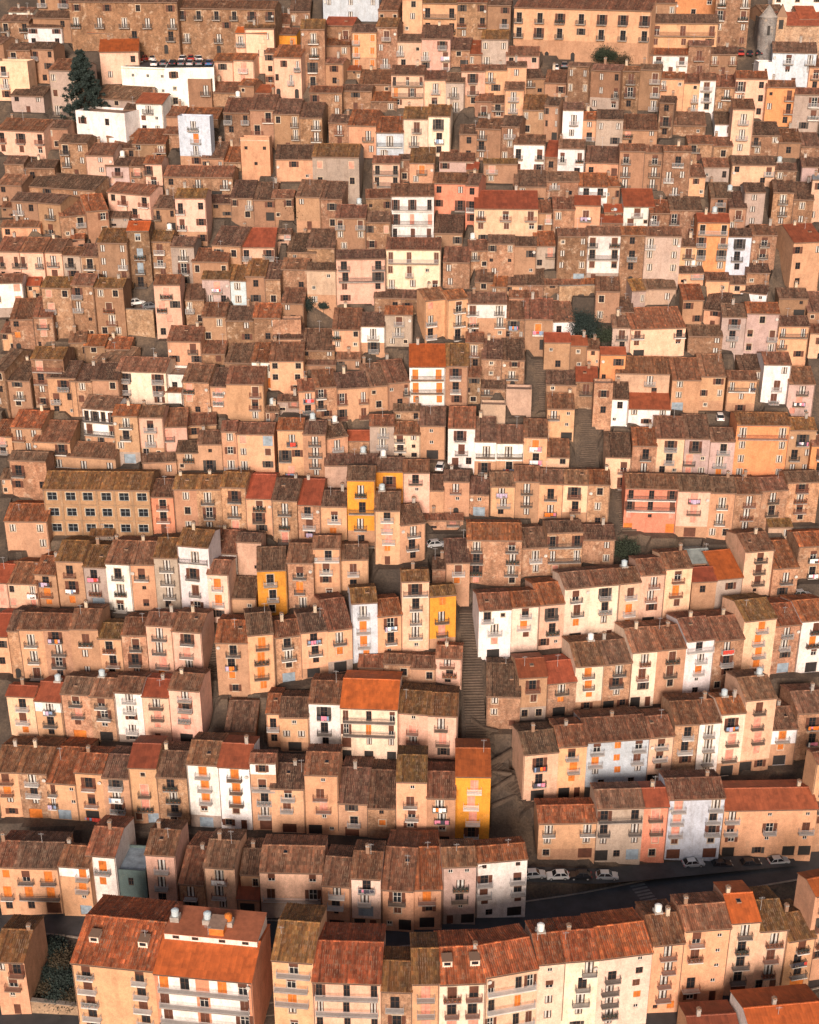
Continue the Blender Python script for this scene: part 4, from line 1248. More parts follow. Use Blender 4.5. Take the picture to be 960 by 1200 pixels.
    if 'school' in h['opt']:                             # pilasters and string courses
        for k in range(7): x = -w / 2 + k * w / 6; m.box(max(-w / 2, x - .22), min(w / 2, x + .22), -.12, 0, 0, Hh, 'trim_b')
        for k in range(1, 3): m.box(-w / 2, w / 2, -.15, -.121, k * Hh / 3 - .12, k * Hh / 3 + .12, 'trim_b')
    elif r.random() < .3 and n > 1 and not stone: m.box(-w / 2, w / 2, -.05, 0, Hh - .30, Hh - .12, 'trim')
    m.tint = tint; out.append(('wall', m, (0, 0, 0), None))
    # roof
    rt = ROOF[h['roof']] if h['roof'] != 'r' else r.choice(RVAR); jr = r.uniform(.66, 1.08); rtint = tuple(c * jr * r.uniform(.94, 1.06) for c in rt)
    if h['roof'] == 'f':
        m = MD(); m.box(-w / 2 + .22, w / 2 - .22, .22, dep - .22, Hh - .1, Hh + .06, 'asphalt' if 'carpark' in h['opt'] else 'sh_b' if 'awning' in h['opt'] else 'deck'); out.append(('roof_deck', m, (0, 0, 0), None)); ri = 1
    else:
        out.append(('roof', roof_tiles(w, b, b2, Hh, h['roof'], rtint, r), (0, 0, 0), None)); ri = 1
        wg = round(w, 2)
        def gut():
            g = MD(); g.box(-w / 2 + .02, w / 2 - .02, -.50, -.385, Hh - .19, Hh - .08, 'gutter'); return g
        out.append(('gutter', gut(), (0, 0, 0), None))
        if r.random() < .7: hp = round(min(Hh, 12), 0); out.append(('drainpipe', cached(('pipe', hp), lambda: m_pipe(hp)), ((-1 if r.random() < .5 else 1) * (w / 2 - .12), 0, Hh - .12), None))
        def roofz(y): return Hh + (min(y, 2 * b - y)) * SL + .12
        k = r.random()
        if k < .42 or 'chimney' in h['opt']:
            hh = r.choice([.8, 1.1, 1.4]); y = b + r.uniform(-.4, .5); mt = r.choice(['fascia', 'trim', 'concrete'])
            out.append(('chimney', cached(('chim', hh, mt), lambda: m_chimney(hh, mt)), (r.uniform(-.38, .38) * w, y, roofz(y)), ri))
        if r.random() < .30: hh = r.choice([1.6, 2.2, 2.8]); y = b * r.uniform(.5, 1.); out.append(('aerial', cached(('aer', hh), lambda: m_aerial(hh)), (r.uniform(-.4, .4) * w, y, roofz(y)), ri))
        if r.random() < .12 and b > 3 and 'dormer' not in h['opt']: y = b * r.uniform(.45, .75); out.append(('skylight', cached('sky', m_roofwin), (r.uniform(-.25, .25) * w, y, roofz(y) + .05), ri))
        if r.random() < .04: mt = r.choice(['tank', 'white']); out.append(('water_tank', cached(('tank', mt), lambda: m_tank(mt)), (r.uniform(-.3, .3) * w, b + .5, roofz(b) + .3), ri))
        if 'dormer' in h['opt']:
            for q in ((-.25, .1, .36) if w > 40 else ((-.3, .3) if w < 25 else (.25,))): out.append(('dormer', cached('dormer', m_dormer), (q * w, b * .42, roofz(b * .42) + .1), ri))
        if 'terrace' in h['opt']:
            t = MD(); zt = Hh + b * SL; y0, y1 = b - .9, b + 5.5
            t.box(-w / 2 + .3, w / 2 - .3, y0, y1, Hh - 1, zt + .9, 'plaster'); t.tint = (.74, .66, .6); out.append(('attic_storey', t, (0, 0, 0), None)); ai = len(out) - 1
            t2 = MD(); t2.box(-w / 2 + .2, w / 2 - .2, y0 - .1, y1 + .1, zt + .9, zt + 1.0, 'terra'); out.append(('terrace_deck', t2, (0, 0, 0), ai))
            for q in (-.36, -.16, .12, .36): t3 = cached('atw', lambda: m_window(1.0, .5, 'frame_d', '', False)); out.append(('window', t3, (q * w, y0 - .23, zt + .2), ai))
            for q, mt in ((-.42, 'tank'), (-.08, 'tank'), (.14, 'sh_o')): out.append(('water_tank', cached(('tank', mt), lambda: m_tank(mt)), (q * w, b + 2.2, zt + 1.9), ai))
            t4 = MD(); t4.box(-.02 * w, .13 * w, y0 + .4, y0 + 3.2, zt + .95, zt + 2.4, 'sh_o'); t4.box(-.03 * w, .14 * w, y0 + .2, y0 + 3.4, zt + 2.4, zt + 2.52, 'deck'); out.append(('stair_hood', t4, (0, 0, 0), ai))
    if r.random() < .13 and Hh > 5: out.append(('satellite_dish', cached('dish', m_dish), (r.choice([-1, 1]) * (w / 2 - .55), 0, Hh - r.uniform(1, 2.5)), None))
    # openings
    shcol = dict(o='sh_o', r='sh_r', p='sh_p', b='sh_b')
    for x, z0, ww, hh, lo in openings:
        loc = (x, 0, z0)
        if lo in 'ghed':
            mt = {'g': 'gar', 'e': 'sh_b', 'd': 'sh_r', 'h': 'sh_o' if h['i'] % 3 == 0 else 'sh_r'}[lo]
            out.append(('garage_door' if lo != 'd' else 'door', cached(('pan', ww, hh, mt), lambda: m_panel(ww, hh, mt)), loc, None)); info['win'] += 0
            if lo != 'd': info['gar'] = lo
            continue
        if lo in 'aq':
            out.append(('arched_door', cached(('pan', ww, hh, 'gar'), lambda: m_panel(ww, hh, 'gar')), loc, None)); info['arch'] = 1; continue  # q is an open arch: the dark panel paints in the shade of its void
        f_ = {'w': 'frame_d', 'x': 'frame_g', 'k': 'frame_d'}.get(lo, fr); pane = 'c' if lo == 'w' else ''
        out.append(('window', cached(('win', ww, hh, f_, pane), lambda: m_window(ww, hh, f_, pane, hh > 1.2)), loc, None)); wi = len(out) - 1; info['win'] += 1
        if lo in shcol:
            st = 0 if lo in 'op' or r.random() < .45 else r.choice([1, 2, 3]); info['sh'].add(lo)
            
            for sd_ in ((-1, 1) if st == 1 else (0,)): out.append(('shutter', cached(('shut', ww, hh, shcol[lo], st, sd_), lambda: m_shutter(ww, hh, shcol[lo], st, sd_)), (0, 0, 0), wi))
        elif lo == 'k' and r.random() < .35: 
            mt = r.choice(['sh_r', 'sh_g', 'sh_r'])
            for sd_ in (-1, 1): out.append(('shutter', cached(('shut', ww, hh, mt, 1, sd_), lambda: m_shutter(ww, hh, mt, 1, sd_)), (0, 0, 0), wi))
        if trim or lo == 'x' or (stone and r.random() < .4): sl = hh < 1.7; out.append(('surround', cached(('trim', ww, hh, sl), lambda: m_trim(ww, hh, sl)), (0, 0, 0), wi))
    for a in adds:
        if a[0] == 'balcony':
            bw, d = round(a[3], 1), a[4]
            out.append(('balcony', cached(('slab', bw, d, slm), lambda: m_slab(bw, d, slm)), (a[1], 0, a[2]), None)); bi = len(out) - 1; info['balc'] += 1
            out.append(('railing', cached(('rail', bw, d, railm), lambda: m_rail(bw, d, railm)), (0, 0, 0), bi))
            if len(a) > 5 and a[5]: info['wash'].append((a[1], a[2] + .95, bw * .9, -d - .02))
            if len(a) > 5 and not a[5] and r.random() < .12:
                out.append(('flower_pots', cached(('pots', bw), lambda: m_pots(bw)), (0, 0, 0), bi))
        else: info['wash'].append((a[1], a[2] + .95, a[3], -a[4] - .06))
    return out, info
def m_pots(bw):
    m = MD(); rr = random.Random(3)
    for k in range(4):
        x = -bw / 2 + .3 + k * (bw - .6) / 3; m.cyl((x, -.6, -.02), .1, .15, .26, 'sh_o', 7)
        for q in range(26):
            c = Vector((x + rr.gauss(0, .14), -.6 + rr.gauss(0, .12), .4 + rr.gauss(0, .14))); u = Vector((rr.gauss(0, 1), rr.gauss(0, 1), rr.gauss(0, 1))).normalized() * .1; v = u.orthogonal().normalized() * .07
            m.quad(tuple(c - u - v), tuple(c + u - v), tuple(c + u + v), tuple(c - u + v), 'leaf')
    return m

# ------------------------------------------------------------------ build: the 300 largest as things, the smaller ones merged
order = sorted([h for h in H if 'fill' not in h['opt']], key=lambda h: -h['area']); big = set(h['i'] for h in order[:300])
stuff = Stuff(); WASH = []
NUM = ['no', 'one', 'two', 'three', 'four', 'five', 'six', 'seven', 'eight', 'nine', 'ten', 'eleven', 'twelve']
def num(n): return NUM[n] if n < 13 else 'many'
for h in H:
    pcs, info = house_pieces(h); h['info'] = info
    loc = (float(h['M'][0]), float(h['M'][1]), float(h['zb']))
    if h['i'] in big:
        nm = {'school': 'school_building', 'palazzo': 'palazzo', 'carpark': 'car_park_building'}.get(h['opt'].strip('#'), 'house')
        root = link(nm, None, None, loc, h['yaw']); h['obj'] = root; objs = []
        for name, m, p, par in pcs: objs.append(link(name, m, objs[par] if par is not None else root, p))
    else:
        Mh = Matrix.Translation(loc) @ Matrix.Rotation(h['yaw'], 4, 'Z'); ps = []
        for name, m, p, par in pcs:
            q = Vector(p) + (ps[par] if par is not None else Vector((0, 0, 0))); ps.append(q); stuff.add(m, Mh @ Matrix.Translation(q))
    for wsh in info['wash']: WASH.append((h, wsh))
so = stuff.build('small_houses_between')
tag(so, 'small stone houses with tiled roofs squeezed between the larger ones all over the hillside', 'houses', kind='stuff')

# ------------------------------------------------------------------ labels
def near_side(h, s):
    best = None
    for g in H:
        if g is h or g['i'] not in big: continue
        d = g['M'] - h['M']; lx, ly = d @ h['a'], d @ h['n']
        gap = abs(lx) - (h['w'] + g['w']) / 2
        if lx * s > 0 and abs(ly) < 7 and gap < 1.5 and abs(g['zb'] - h['zb']) < 7 and (best is None or gap < best[0]): best = (gap, g)
    return best[1] if best else None
def feats(h):
    i = h['info']; f = []
    if i['long']: f.append('full-width balconies' if i['long'] > 1 else 'full-width balcony')
    elif i['balc']: f.append(num(i['balc']) + (' balconies' if i['balc'] > 1 else ' balcony'))
    if 'o' in i['sh']: f.append('orange shutters')
    elif 'p' in i['sh']: f.append('pink shutters')
    elif 'b' in i['sh']: f.append('blue shutters')
    elif 'r' in i['sh']: f.append('brown shutters')
    elif i['win']: f.append(num(i['win']) + (' windows' if i['win'] > 1 else ' window'))
    if i.get('gar'): f.append({'g': 'dark garage', 'h': 'wooden garage', 'e': 'blue-grey garage'}[i['gar']])
    elif i.get('arch'): f.append('arched door')
    if not f: f.append('blank front')
    return f
ST = {1: 'single-storey', 2: 'two-storey', 3: 'three-storey', 4: 'four-storey', 5: 'five-storey', 6: 'six-storey'}
SPECIAL = {'school': ('long brown stone school-like block with three rows of framed windows', 'building'),
           'palazzo': ('grand apricot palazzo with two rows of green-black balcony doors at the hilltop', 'palazzo'),
           'terrace': ('salmon apartment block with white bays, brick-red roof, roof terrace and water tanks', 'house')}
levels = []
for h in H:
    if h['i'] not in big: continue
    size = 'narrow ' if h['w'] < 4.6 else ('wide ' if h['w'] > 10.5 else '')
    n = len(h['spec'].split('/')); wn, rn = WNAME[h['wall']], RNAME[h['roof']]
    f = feats(h)
    h['short'] = wn + ' ' + ST.get(n, 'tall') + ' house'
    L_, R_ = near_side(h, -1), near_side(h, 1)
    sd = lambda g: WNAME[g['wall']] + ' house'
    c = [f'{size}{wn} house with {rn} roof and {f[0]}',
         f'{size}{ST[n]} {wn} house, {rn} roof, {", ".join(f[:2])}', f'{size}{ST[n]} {wn} house, {rn} roof, {", ".join(f)}']
    base2 = f'{size}{ST[n]} {wn} house, {rn} roof, {", ".join(f[:2])}'
    if L_ and R_: c.append(base2 + f', between {WNAME[L_["wall"]]} and {sd(R_)}s'); c.append(f'{ST[n]} {wn} house, {rn} roof, {f[0]}, between {WNAME[L_["wall"]]} {ST[len(L_["spec"].split("/"))]} and {WNAME[R_["wall"]]} houses')
    elif L_ or R_:
        g = L_ or R_; c.append(base2 + f', end of row beside {sd(g)}'); c.append(f'{ST[n]} {wn} end-of-row house, {rn} roof, {f[0]}, beside {WNAME[g["wall"]]} {ST[len(g["spec"].split("/"))]} house')
    else: c.append(base2 + ', standing apart from its row')
    fwd = [g for g in H if g is not h and g['i'] in big and (g['M'] - h['M']) @ h['n'] < -4 and abs((g['M'] - h['M']) @ h['a']) < (h['w'] + g['w']) / 2]
    if fwd:
        g = min(fwd, key=lambda g: float(np.linalg.norm(g['M'] - h['M']))); gn = len(g['spec'].split('/'))
        c.append(f'{ST[n]} {wn} house, {f[0]}, {rn} roof, just uphill of {ST[gn]} {WNAME[g["wall"]]} house'); c.append(f'{ST[n]} {wn} house, {f[-1]}, {rn} roof, uphill of {WNAME[g["wall"]]} house with {RNAME[g["roof"]]} roof')
    c = [q for q in c if 4 <= len(q.replace(',', ' ').split()) <= 16]
    h['cand'] = c
from collections import Counter
cps0 = [h for h in H if 'carpark' in h['opt']]
todo = [h for h in H if h['i'] in big]
cnt = Counter(q for h in todo for q in set(h['cand'])); usedl = set()
for h in todo:
    sp = SPECIAL.get(h['opt'].strip('#'))
    if 'carpark' in h['opt']: sp = ('low white building with slit windows carrying part of the rooftop car park' if h is cps0[0] else 'tall white building with square windows carrying most of the rooftop car park', 'building')
    if sp: tag(h['obj'], sp[0], sp[1], 'houses stepping up the hillside' if sp[1] == 'house' else None); h['label'] = sp[0]; continue
    u = [q for q in h['cand'] if cnt[q] == 1]
    lab = u[0] if u else h['cand'][-1]
    h['label'] = lab; tag(h['obj'], lab, 'house', 'houses stepping up the hillside')

# ------------------------------------------------------------------ washing on the balconies
CN = dict(white='white', red='red', blue='blue', orange='orange', pink='pink', dark='dark', lilac='lilac')
wl = Counter()
for k, (h, (x, z, w, y)) in enumerate(WASH):
    rr = random.Random(k * 7 + 1); m = MD(); main = rr.choice(['white', 'white', 'white', 'dark', 'blue', 'red', 'orange', 'pink', 'lilac'])
    xx = -w / 2
    while xx < w / 2 - .2:
        ww = rr.uniform(.3, .75); ww = min(ww, w / 2 - xx); hh = rr.uniform(.45, 1.0); c = 'cloth_' + (main if rr.random() < .65 else rr.choice(list(CN)))
        nseg = 4; top, bot = [], []
        for q in range(nseg + 1):
            px = xx + ww * q / nseg; dy = .03 * math.sin(q * 2.1 + k); top.append((px, dy, 0)); bot.append((px, dy * 2.2 - .02, -hh + .03 * math.sin(q * 1.7)))
        b2_ = [(p[0], p[1] - .02, p[2]) for p in top + bot]; f = []
        for q in range(nseg): f += [(q, nseg + 1 + q, nseg + 2 + q, q + 1)]
        n0 = 2 * (nseg + 1); f += [tuple(i + n0 for i in t[::-1]) for t in f]
        m.add(top + bot + b2_, f, c); xx += ww + .05
    if not m.f: continue
    p = h['M'] + h['a'] * x + h['n'] * y
    o = link('laundry', m, None, (float(p[0]), float(p[1]), float(h['zb'] + z)), h['yaw'])
    
    wn = WNAME[h['wall']]; lab = f'mostly {main} washing on balcony of {wn} {ST[len(h["spec"].split("/"))]} house with {RNAME[h["roof"]]} roof'
    tag(o, lab, 'laundry', 'washing hung on balconies')

# ------------------------------------------------------------------ cars
def car(p, ang, col, label, group, small=False):
    s = .9 if small else 1.0; L, W = 4.0 * s, 1.68 * s
    root = link('parked_car', None, None, tuple(map(float, p)), ang); tag(root, label, 'car', group)
    def body():
        m = MD(); prof = [(-L / 2, .32), (-L / 2 - .02, .62), (-L / 2 + .12, .86), (-L * .30, .93), (L * .20, .93), (L * .44, .80), (L / 2, .64), (L / 2 + .02, .34)]
        rings = []
        for y, sx in ((-W / 2, .965), (-W / 2 + .10, 1.), (W / 2 - .10, 1.), (W / 2, .965)):
            o = len(m.v); m.v += [(q[0] * sx, y, q[1] if 0 < abs(y) < W / 2 - .01 else .34 + (q[1] - .34) * .93) for q in prof]; rings.append(o)
        n = len(prof)
        for a, b in zip(rings, rings[1:]):
            for i in range(n): j_ = (i + 1) % n; m.f.append((a + i, b + i, b + j_, a + j_)); m.m.append('car_' + col)
        m.f += [tuple(rings[0] + i for i in range(n)), tuple(rings[-1] + i for i in range(n))[::-1]]; m.m += ['car_' + col] * 2
        return m
    link('body', cached(('cb', col, small), body), root)
    def cabin(gl):
        m = MD(); b0, b1, t0, t1 = -L * .44, L * .24, -L * .30, L * .08; zb, zt = .90, 1.44 * s; wb, wt = W / 2 - .07, W / 2 - .24
        A = [(b0, -wb, zb), (b1, -wb, zb), (b1, wb, zb), (b0, wb, zb)]; T = [(t0, -wt, zt), (t1, -wt, zt), (t1, wt, zt), (t0, wt, zt)]
        if gl: m.add(A + T, [(0, 1, 5, 4), (1, 2, 6, 5), (2, 3, 7, 6), (3, 0, 4, 7)], 'glass')
        else:
            m.add([(q[0], q[1] * 1.02, q[2] - .01) for q in T] + [(q[0] * .97, q[1] * .9, q[2] + .05) for q in T], [(0, 1, 5, 4), (1, 2, 6, 5), (2, 3, 7, 6), (3, 0, 4, 7), (4, 5, 6, 7)], 'car_' + col)
            for xa, xb in ((b0, t0), (b1, t1), ((b0 + b1) / 2 - .1, (t0 + t1) / 2)):
                for sg in (-1, 1):
                    d = .06; m.add([(xa - d, sg * (wb + .012), zb), (xa + d, sg * (wb + .012), zb), (xb + d, sg * (wt + .012), zt), (xb - d, sg * (wt + .012), zt)], [(0, 1, 2, 3)], 'car_' + col)
        return m
    link('windows', cached(('cg', small), lambda: cabin(True)), root); link('roof', cached(('cr', col, small), lambda: cabin(False)), root)
    def wheel():
        m = MD(); n = 14; r = .31
        for y in (-.1, .1): m.v += [(r * math.cos(6.28318 * k / n), y, r * math.sin(6.28318 * k / n)) for k in range(n)]
        m.f = [(k, (k + 1) % n, n + (k + 1) % n, n + k) for k in range(n)] + [tuple(range(n)), tuple(range(n, 2 * n))[::-1]]; m.m = ['rubber'] * len(m.f)
        for sg in (-1, 1): m.v += []; m.add([(.18 * math.cos(6.28318 * k / 10), sg * .105, .18 * math.sin(6.28318 * k / 10)) for k in range(10)], [tuple(range(10))], 'iron_l')
        return m
    for sx in (-1, 1):
        for sy in (-1, 1): link('wheel', cached('whl', wheel), root, (sx * L * .31, sy * (W / 2 - .09), .31))
    def lampm(mt):
        m = MD(); m.box(-.05, .05, -.18, .18, -.08, .08, mt); return m
    for sy in (-1, 1):
        link('headlight', cached('hl', lambda: lampm('lamp')), root, (L / 2 - .03, sy * W * .34, .66)); link('tail_light', cached('tl', lambda: lampm('tail')), root, (-L / 2 + .03, sy * W * .36, .72))
    return root
def T3(ox, oy, x, y): return ox + x / 3, oy + y / 3
RC = 'cars parked along the lower road'
for (tx, ty, x, y, deg, col, lab) in [
    (640, 960, 40, 207, 183, 'white', 'white hatchback parked on the lower road beside a black car'),
    (640, 960, 120, 207, 180, 'black', 'black car parked between a white and a silver hatchback'),
    (640, 960, 213, 207, 0, 'silver', 'silver estate parked beside the sandy verge of the lower road'),
    (320, 960, 918, 204, 5, 'silver', 'silver car half behind the tall white house on the lower road'),
    (640, 960, 516, 166, 8, 'silver', 'silver estate below the garages of the pale blue-grey house'),
    (640, 960, 615, 168, 8, 'black', 'black saloon below the long brick-red-roofed house, next to a silver estate'),
    (640, 960, 716, 164, 10, 'black', 'black hatchback below the wide brick-red-roofed house, between two parked cars'),
    (640, 960, 815, 156, 10, 'silver', 'silver car below the dark garages of the wide brick-red-roofed house')]:
    p = hit(*T3(tx, ty, x, y)); p[2] = gz(p[0], p[1]) + .08; car(p, R(deg), col, lab, RC)
for (tx, ty, x, y, deg, col, lab) in [
    (320, 560, 574, 242, 12, 'silver', 'silver car in the street above the stairway, beside the stone houses'),
    (320, 370, 588, 548, 80, 'white', 'white car nosed into the narrow alley beside the white house row'),
    (320, 370, 60, 298, 10, 'white', 'white car parked in the small square beside the apricot house'),
    (640, 370, 610, 364, 85, 'white', 'white car in the alley below the big stone house'),
    (0, 180, 480, 532, 25, 'white', 'white car on the walled lot beside the pink tower house'),
    (0, 180, 530, 545, 20, 'grey', 'grey car behind the wall of the lot beside the pink tower house'),
    (640, 560, 895, 418, 10, 'silver', 'silver car in the street below the tan corner house with hung washing'),
    (640, 0, 34, 238, 85, 'white', 'white car parked in front of the grand apricot palazzo'),
    (640, 0, 64, 238, 85, 'grey', 'grey car parked in front of the grand apricot palazzo beside a white car'),
    (640, 0, 684, 198, 80, 'red', 'red car in the lane below the church apse'),
    (640, 0, 715, 196, 80, 'black', 'black car in the lane below the church apse, beside a red car'),
    (640, 0, 748, 194, 80, 'black', 'black car in the lane closest to the church apse')]:
    p = hit(*T3(tx, ty, x, y)); p[2] = gz(p[0], p[1]) + .05; car(p, R(deg), col, lab, 'cars parked in the upper streets')
cps = [h for h in H if 'carpark' in h['opt']]
RT = [(510, 15.5, 'red'), (545, 16.5, 'white'), (645, 16, 'white'), (672, 17, 'red'), (697, 16, 'white'), (545, 4, 'white'), (577, 5, 'grey'), (610, 6, 'black'), (640, 6, 'grey'), (670, 6, 'silver'), (703, 6, 'grey'), (737, 6, 'blue')]
RL = ['red car on the rooftop car park parked beside the orange-roofed pink house', 'white car next to the red one by the orange-roofed pink house, rooftop car park', 'white car in the back row of the rooftop car park, red car beside it', 'red car between two white ones in the back row of the rooftop car park',
      'white car ending the back row of the rooftop car park, next to a red one']
for k, (x, yb_, col) in enumerate(RT):
    cp = cps[0] if x < 580 else cps[1]; zt = cp['ze'] + .07
    p = cp['M'] + cp['n'] * yb_; px0 = x / 3; z = (p - C0) @ FW; p[0] = (px0 - 480) / FPX * z; p[2] = zt
    if k < 5: lab = RL[k]
    else: lab = f'{col} car on the rooftop car park, parapet row, ' + (f'between {RT[k - 1][2]} and {RT[k + 1][2]} cars' if 5 < k < 11 else 'at the end beside a grey car')
    car(p, R(90 if k > 4 else 60 + 13 * k), col, lab, 'cars on the rooftop car park')

# ------------------------------------------------------------------ trees and bushes
def tree(name, base, hgt, rad, leafm, label, conifer=False, nleaf=2600, seed=1, ls=.22, trunk=.3, cat='tree'):
    rr = random.Random(seed); root = link(name, None, None, tuple(map(float, base))); tag(root, label, cat)
    t = MD(); n = 7; hh = hgt * (.97 if conifer else .62); segs = 6
    for k in range(segs):
        z0, z1 = hh * k / segs - .3, hh * (k + 1) / segs - .3; r0, r1 = trunk * (1 - k / segs * .85), trunk * (1 - (k + 1) / segs * .85); t.cyl((0.05 * math.sin(k), 0, z0), r0, r1, z1 - z0, 'bark', n)
    clumps = []
    if conifer:
        lev = int(hgt / .75)
        for k in range(lev):
            f = k / lev; z = hgt * (.08 + .9 * f); R0 = rad * (1 - f) ** .8 * rr.uniform(.8, 1.1) + .2
            for q in range(7):
                a = rr.random() * 6.28
                for s_ in (.35, .65, .95): clumps.append((math.cos(a) * R0 * s_, math.sin(a) * R0 * s_, z - s_ * R0 * .22 + rr.gauss(0, .1), .34 * (1.15 - s_ * .5)))
                t.add([(0, 0, z), (0, 0, z + .12), (math.cos(a) * R0 * .9, math.sin(a) * R0 * .9, z - R0 * .2)], [(0, 1, 2)], 'bark')
    else:
        for q in range(26):
            d = Vector((rr.gauss(0, 1), rr.gauss(0, 1), rr.gauss(0, .8))).normalized() * rr.uniform(.35, 1.0)
            c = (d.x * rad, d.y * rad, hgt * .62 + d.z * hgt * .36); clumps.append((*c, rad * rr.uniform(.2, .38)))
            e = Vector(c) * .8; s0 = Vector((0, 0, hh * rr.uniform(.4, .9))); w_ = Vector((.05, .03, 0)); t.add([tuple(s0 - w_), tuple(s0 + w_), tuple(Vector(c))], [(0, 1, 2)], 'bark'); t.add([tuple(s0 + Vector((0, 0, .07))), tuple(s0 - Vector((0, 0, .07))), tuple(Vector(c))], [(0, 1, 2)], 'bark')
    link('trunk', t, root); m = MD()
    for k in range(nleaf):
        c = rr.choice(clumps); p = Vector((c[0] + rr.gauss(0, c[3]), c[1] + rr.gauss(0, c[3]), c[2] + rr.gauss(0, c[3] * .8)))
        u = Vector((rr.gauss(0, 1), rr.gauss(0, 1), rr.gauss(0, 1))).normalized(); v = u.orthogonal().normalized(); s = ls * rr.uniform(.5, 1.2)
        m.quad(tuple(p - u * s), tuple(p - v * s * .5), tuple(p + u * s), tuple(p + v * s * .5), leafm)
    link('crown', m, root); return root
def gp(tx, ty, x, y):
    p = hit(*T3(tx, ty, x, y)); p[2] = gz(p[0], p[1]); return p
tree('conifer_tree', ground(101, 139), 17.0, 6.6, 'leaf_d', 'tall dark blue-green conifer rising among stone houses near the car park', True, 14000, 1, .34, .35)
tree('round_tree', gp(640, 0, 205, 226), 4.4, 2.5, 'leaf', 'round dark green tree in front of the grand palazzo', False, 5000, 2, .2, .2)
tree('bush', gp(640, 0, 270, 230), 2.0, 2.0, 'leaf_b', 'low ochre bush beside the round tree at the palazzo', False, 1800, 21, .16, .1, 'bush')
tree('garden_tree', gp(640, 180, 135, 650), 5.5, 3.2, 'leaf_d', 'dense dark tree filling the walled garden behind the red-roofed house', False, 6000, 3, .22, .2)
tree('garden_tree', gp(640, 180, 190, 668), 3.6, 2.6, 'leaf', 'lower green tree at the edge of the walled garden', False, 3800, 4, .2, .15)
tree('thin_tree', gp(320, 180, 115, 250), 6.5, 3.6, 'leaf_b', 'sparse brown-grey tree standing on a roof-level garden', False, 2200, 5, .2, .16)
tree('bush', gp(320, 180, 125, 572), 3.6, 1.7, 'leaf_d', 'dark bush beside the bare cement wall, taller of the two', False, 2600, 6, .18, .1, 'bush')
tree('bush', gp(320, 180, 178, 568), 2.8, 1.2, 'leaf_d', 'dark round bush against the bare cement wall, smaller of the two', False, 1800, 7, .18, .1, 'bush')
tree('garden_tree', gp(640, 560, 272, 292), 4.4, 2.6, 'leaf', 'dark green tree in the lot beside the stone stairs', False, 4200, 8, .2, .18)
tree('shrub', gp(0, 180, 690, 535), 2.2, 1.4, 'leaf_d', 'dark shrub in front of the cream tower house beside roofs', False, 1800, 14, .16, .1, 'bush')
for k, (x, y, hh, rd, lm) in enumerate([(185, 480, 2.6, 2.2, 'leaf_d'), (225, 520, 2.4, 2.3, 'leaf_b'), (170, 560, 2.4, 2.1, 'leaf_d'), (240, 590, 2.6, 2.2, 'leaf_d'), (150, 620, 2.0, 1.9, 'leaf_b'), (205, 640, 2.4, 2.1, 'leaf_d'), (262, 650, 2.0, 1.8, 'leaf_b'), (200, 455, 1.8, 1.6, 'leaf_d')]):
    tag(tree('bush', gp(0, 960, x, y), hh, rd, lm, 'overgrown bush in the garden lot between the tan house and the apartment block', False, 2600, 40 + k, .17, .1, 'bush'), group='bushes in the overgrown lot')

# ------------------------------------------------------------------ church, retaining walls
def on_hill(px, py): p = ground(px, py); return p
p = ground(896, 65); root = link('church', None, None, tuple(map(float, p)), R(-4)); tag(root, 'stone church with rounded grey apse, small bell gable and red tiled nave roof', 'church')
m = MD(); n = 12; ra = 2.3; hh = 9.6
m.v = [(ra * math.cos(math.pi + math.pi * k / n), ra * math.sin(math.pi + math.pi * k / n), z) for z in (-3, hh) for k in range(n + 1)]
m.f = [(k, k + 1, n + 2 + k, n + 1 + k) for k in range(n)]; m.m = ['stone'] * n; m.tint = (.27, .25, .24)
m.add([(-ra, 0, -3), (-ra, 6, -3), (-ra, 6, hh), (-ra, 0, hh)], [(3, 2, 1, 0)], 'stone'); m.add([(-ra, 0, hh), (ra, 0, hh), (0, .02, hh + 3.2)], [(0, 1, 2)], 'stone'); ap = link('apse', m, root)
m = MD()
for k in range(n): a, b = math.pi + math.pi * k / n, math.pi + math.pi * (k + 1) / n; m.add([(2.5 * math.cos(a), 2.5 * math.sin(a), hh), (2.5 * math.cos(b), 2.5 * math.sin(b), hh), (0, 0, hh + 2.4)], [(0, 1, 2)], 'concrete')
link('apse_roof', m, root)
m = MD(); m.box(-.35, .35, -ra - .06, -ra + .2, hh * .55, hh * .8, 'gar'); link('apse_window', m, ap)
m = MD(); m.box(2.4, 27, 1.6, 17, -3, 7.4, 'stone'); m.tint = (.50, .33, .22); link('nave', m, root)
rt = roof_tiles(24.6, 7.8, 7.4, 7.4, 'R', (.33, .085, .04), random.Random(4)); link('roof', rt, root, (14.7, 1.6, 0))
m = MD(); m.box(2.2, 4.9, .5, 1.59, -3, 9.6, 'stone'); m.prism([(2.1, 9.6), (5.0, 9.6), (3.55, 12.8)], .4, 1.7, 'fascia', 'y'); m.tint = (.52, .33, .21); tw = link('bell_gable', m, root)
m = MD(); m.box(2.95, 4.15, .44, .498, 6.6, 8.9, 'gar'); link('bell_opening', m, tw)
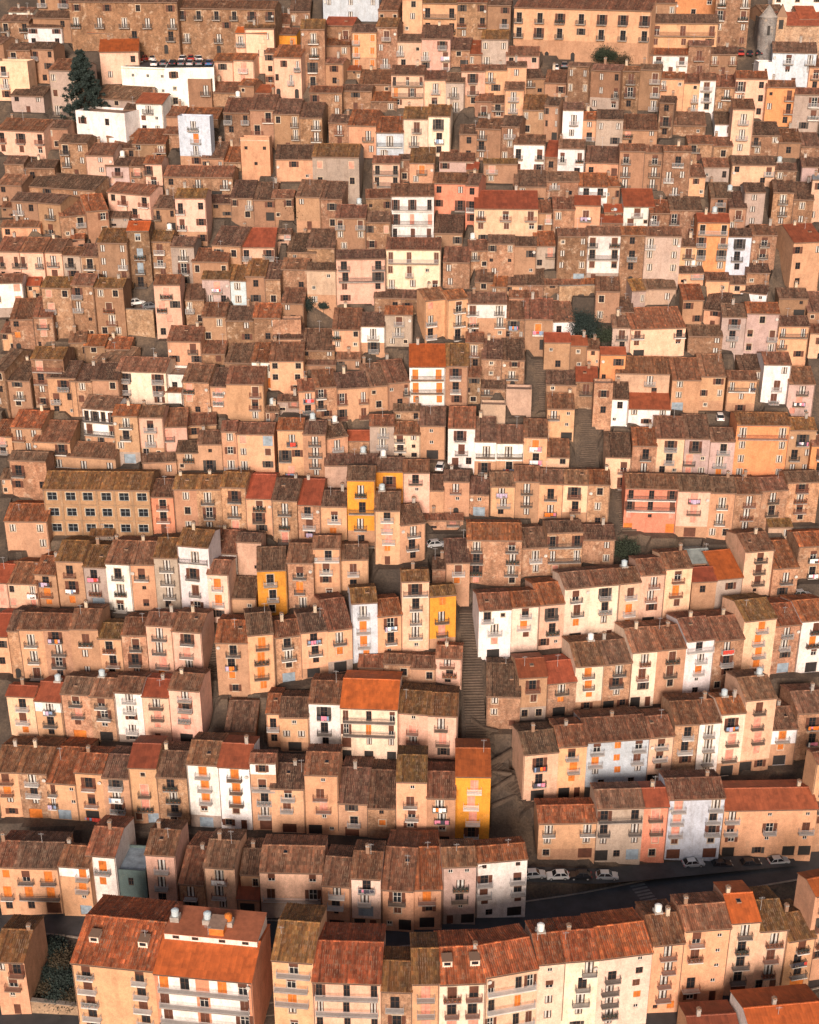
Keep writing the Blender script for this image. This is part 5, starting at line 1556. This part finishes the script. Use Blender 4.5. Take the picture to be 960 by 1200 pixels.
def wall_thing(x0, y0, x1, y1, top, label, mt='rubble', th=.7):
    a, b = ground(x0, y0), ground(x1, y1); zb = min(a[2], b[2]); t = (600 - top) / FPX; Y = (a[1] + b[1]) / 2; z = CAMZ + Y * (t * cs - sn) / (cs + t * sn)
    d = b - a; L = math.hypot(d[0], d[1]); o = MD(); o.box(0, L, 0, th, -2.5, z - zb, mt); o.tint = (.4, .25, .15)
    ob = link('retaining_wall', o, None, (float(a[0]), float(a[1]), float(zb)), math.atan2(d[1], d[0])); tag(ob, label, 'wall'); c = MD(); c.box(-.05, L + .05, -.06, th + .06, z - zb, z - zb + .12, 'kerb'); link('coping', c, ob)
wall_thing(148, 392, 182, 396, 363, 'rough stone retaining wall below the small car lot beside the pink tower', 'stone')
wall_thing(225, 1020, 260, 1022, 1008, 'low rough stone wall in the lane behind the apartment block')
wall_thing(30, 1186, 92, 1188, 1176, 'low rubble wall along the bottom of the overgrown garden lot')
wall_thing(655, 352, 700, 352, 335, 'stone garden wall below the row of tall stone houses', 'stone')

def slope_wall(pts, hgt, label, th=.4):
    P = [ground(*q) for q in pts]; o = MD(); base = P[0]
    for a, b in zip(P, P[1:]):
        d = (b - a)[:2]; d = d / np.linalg.norm(d); nn = np.array([-d[1], d[0]]) * th; v = []
        for q in (a, b):
            for s in (0, 1):
                for z in (-1.5, hgt): v.append((q[0] + nn[0] * s - base[0], q[1] + nn[1] * s - base[1], q[2] + z - base[2]))
        o.add(v, [(0, 4, 5, 1), (2, 3, 7, 6), (1, 5, 7, 3), (0, 1, 3, 2), (4, 6, 7, 5)], 'step')
    tag(link('ramp_wall', o, None, tuple(map(float, base))), label, 'wall')
slope_wall([(576, 898), (590, 890), (606, 880)], 1.1, 'stone parapet of the ramp climbing beside the grey side wall')
slope_wall([(577, 908), (600, 911)], .9, 'short stone parapet crossing the lot beside the mustard house')
slope_wall([(576, 932), (603, 915)], 1.2, 'dark stone ramp wall below the short parapet by the mustard house')
slope_wall([(577, 948), (604, 936)], .8, 'lowest stone ramp wall in the lot beside the mustard house')
slope_wall([(552, 846), (566, 856), (584, 860)], .8, 'curved stone parapet at the foot of the broad stairway')
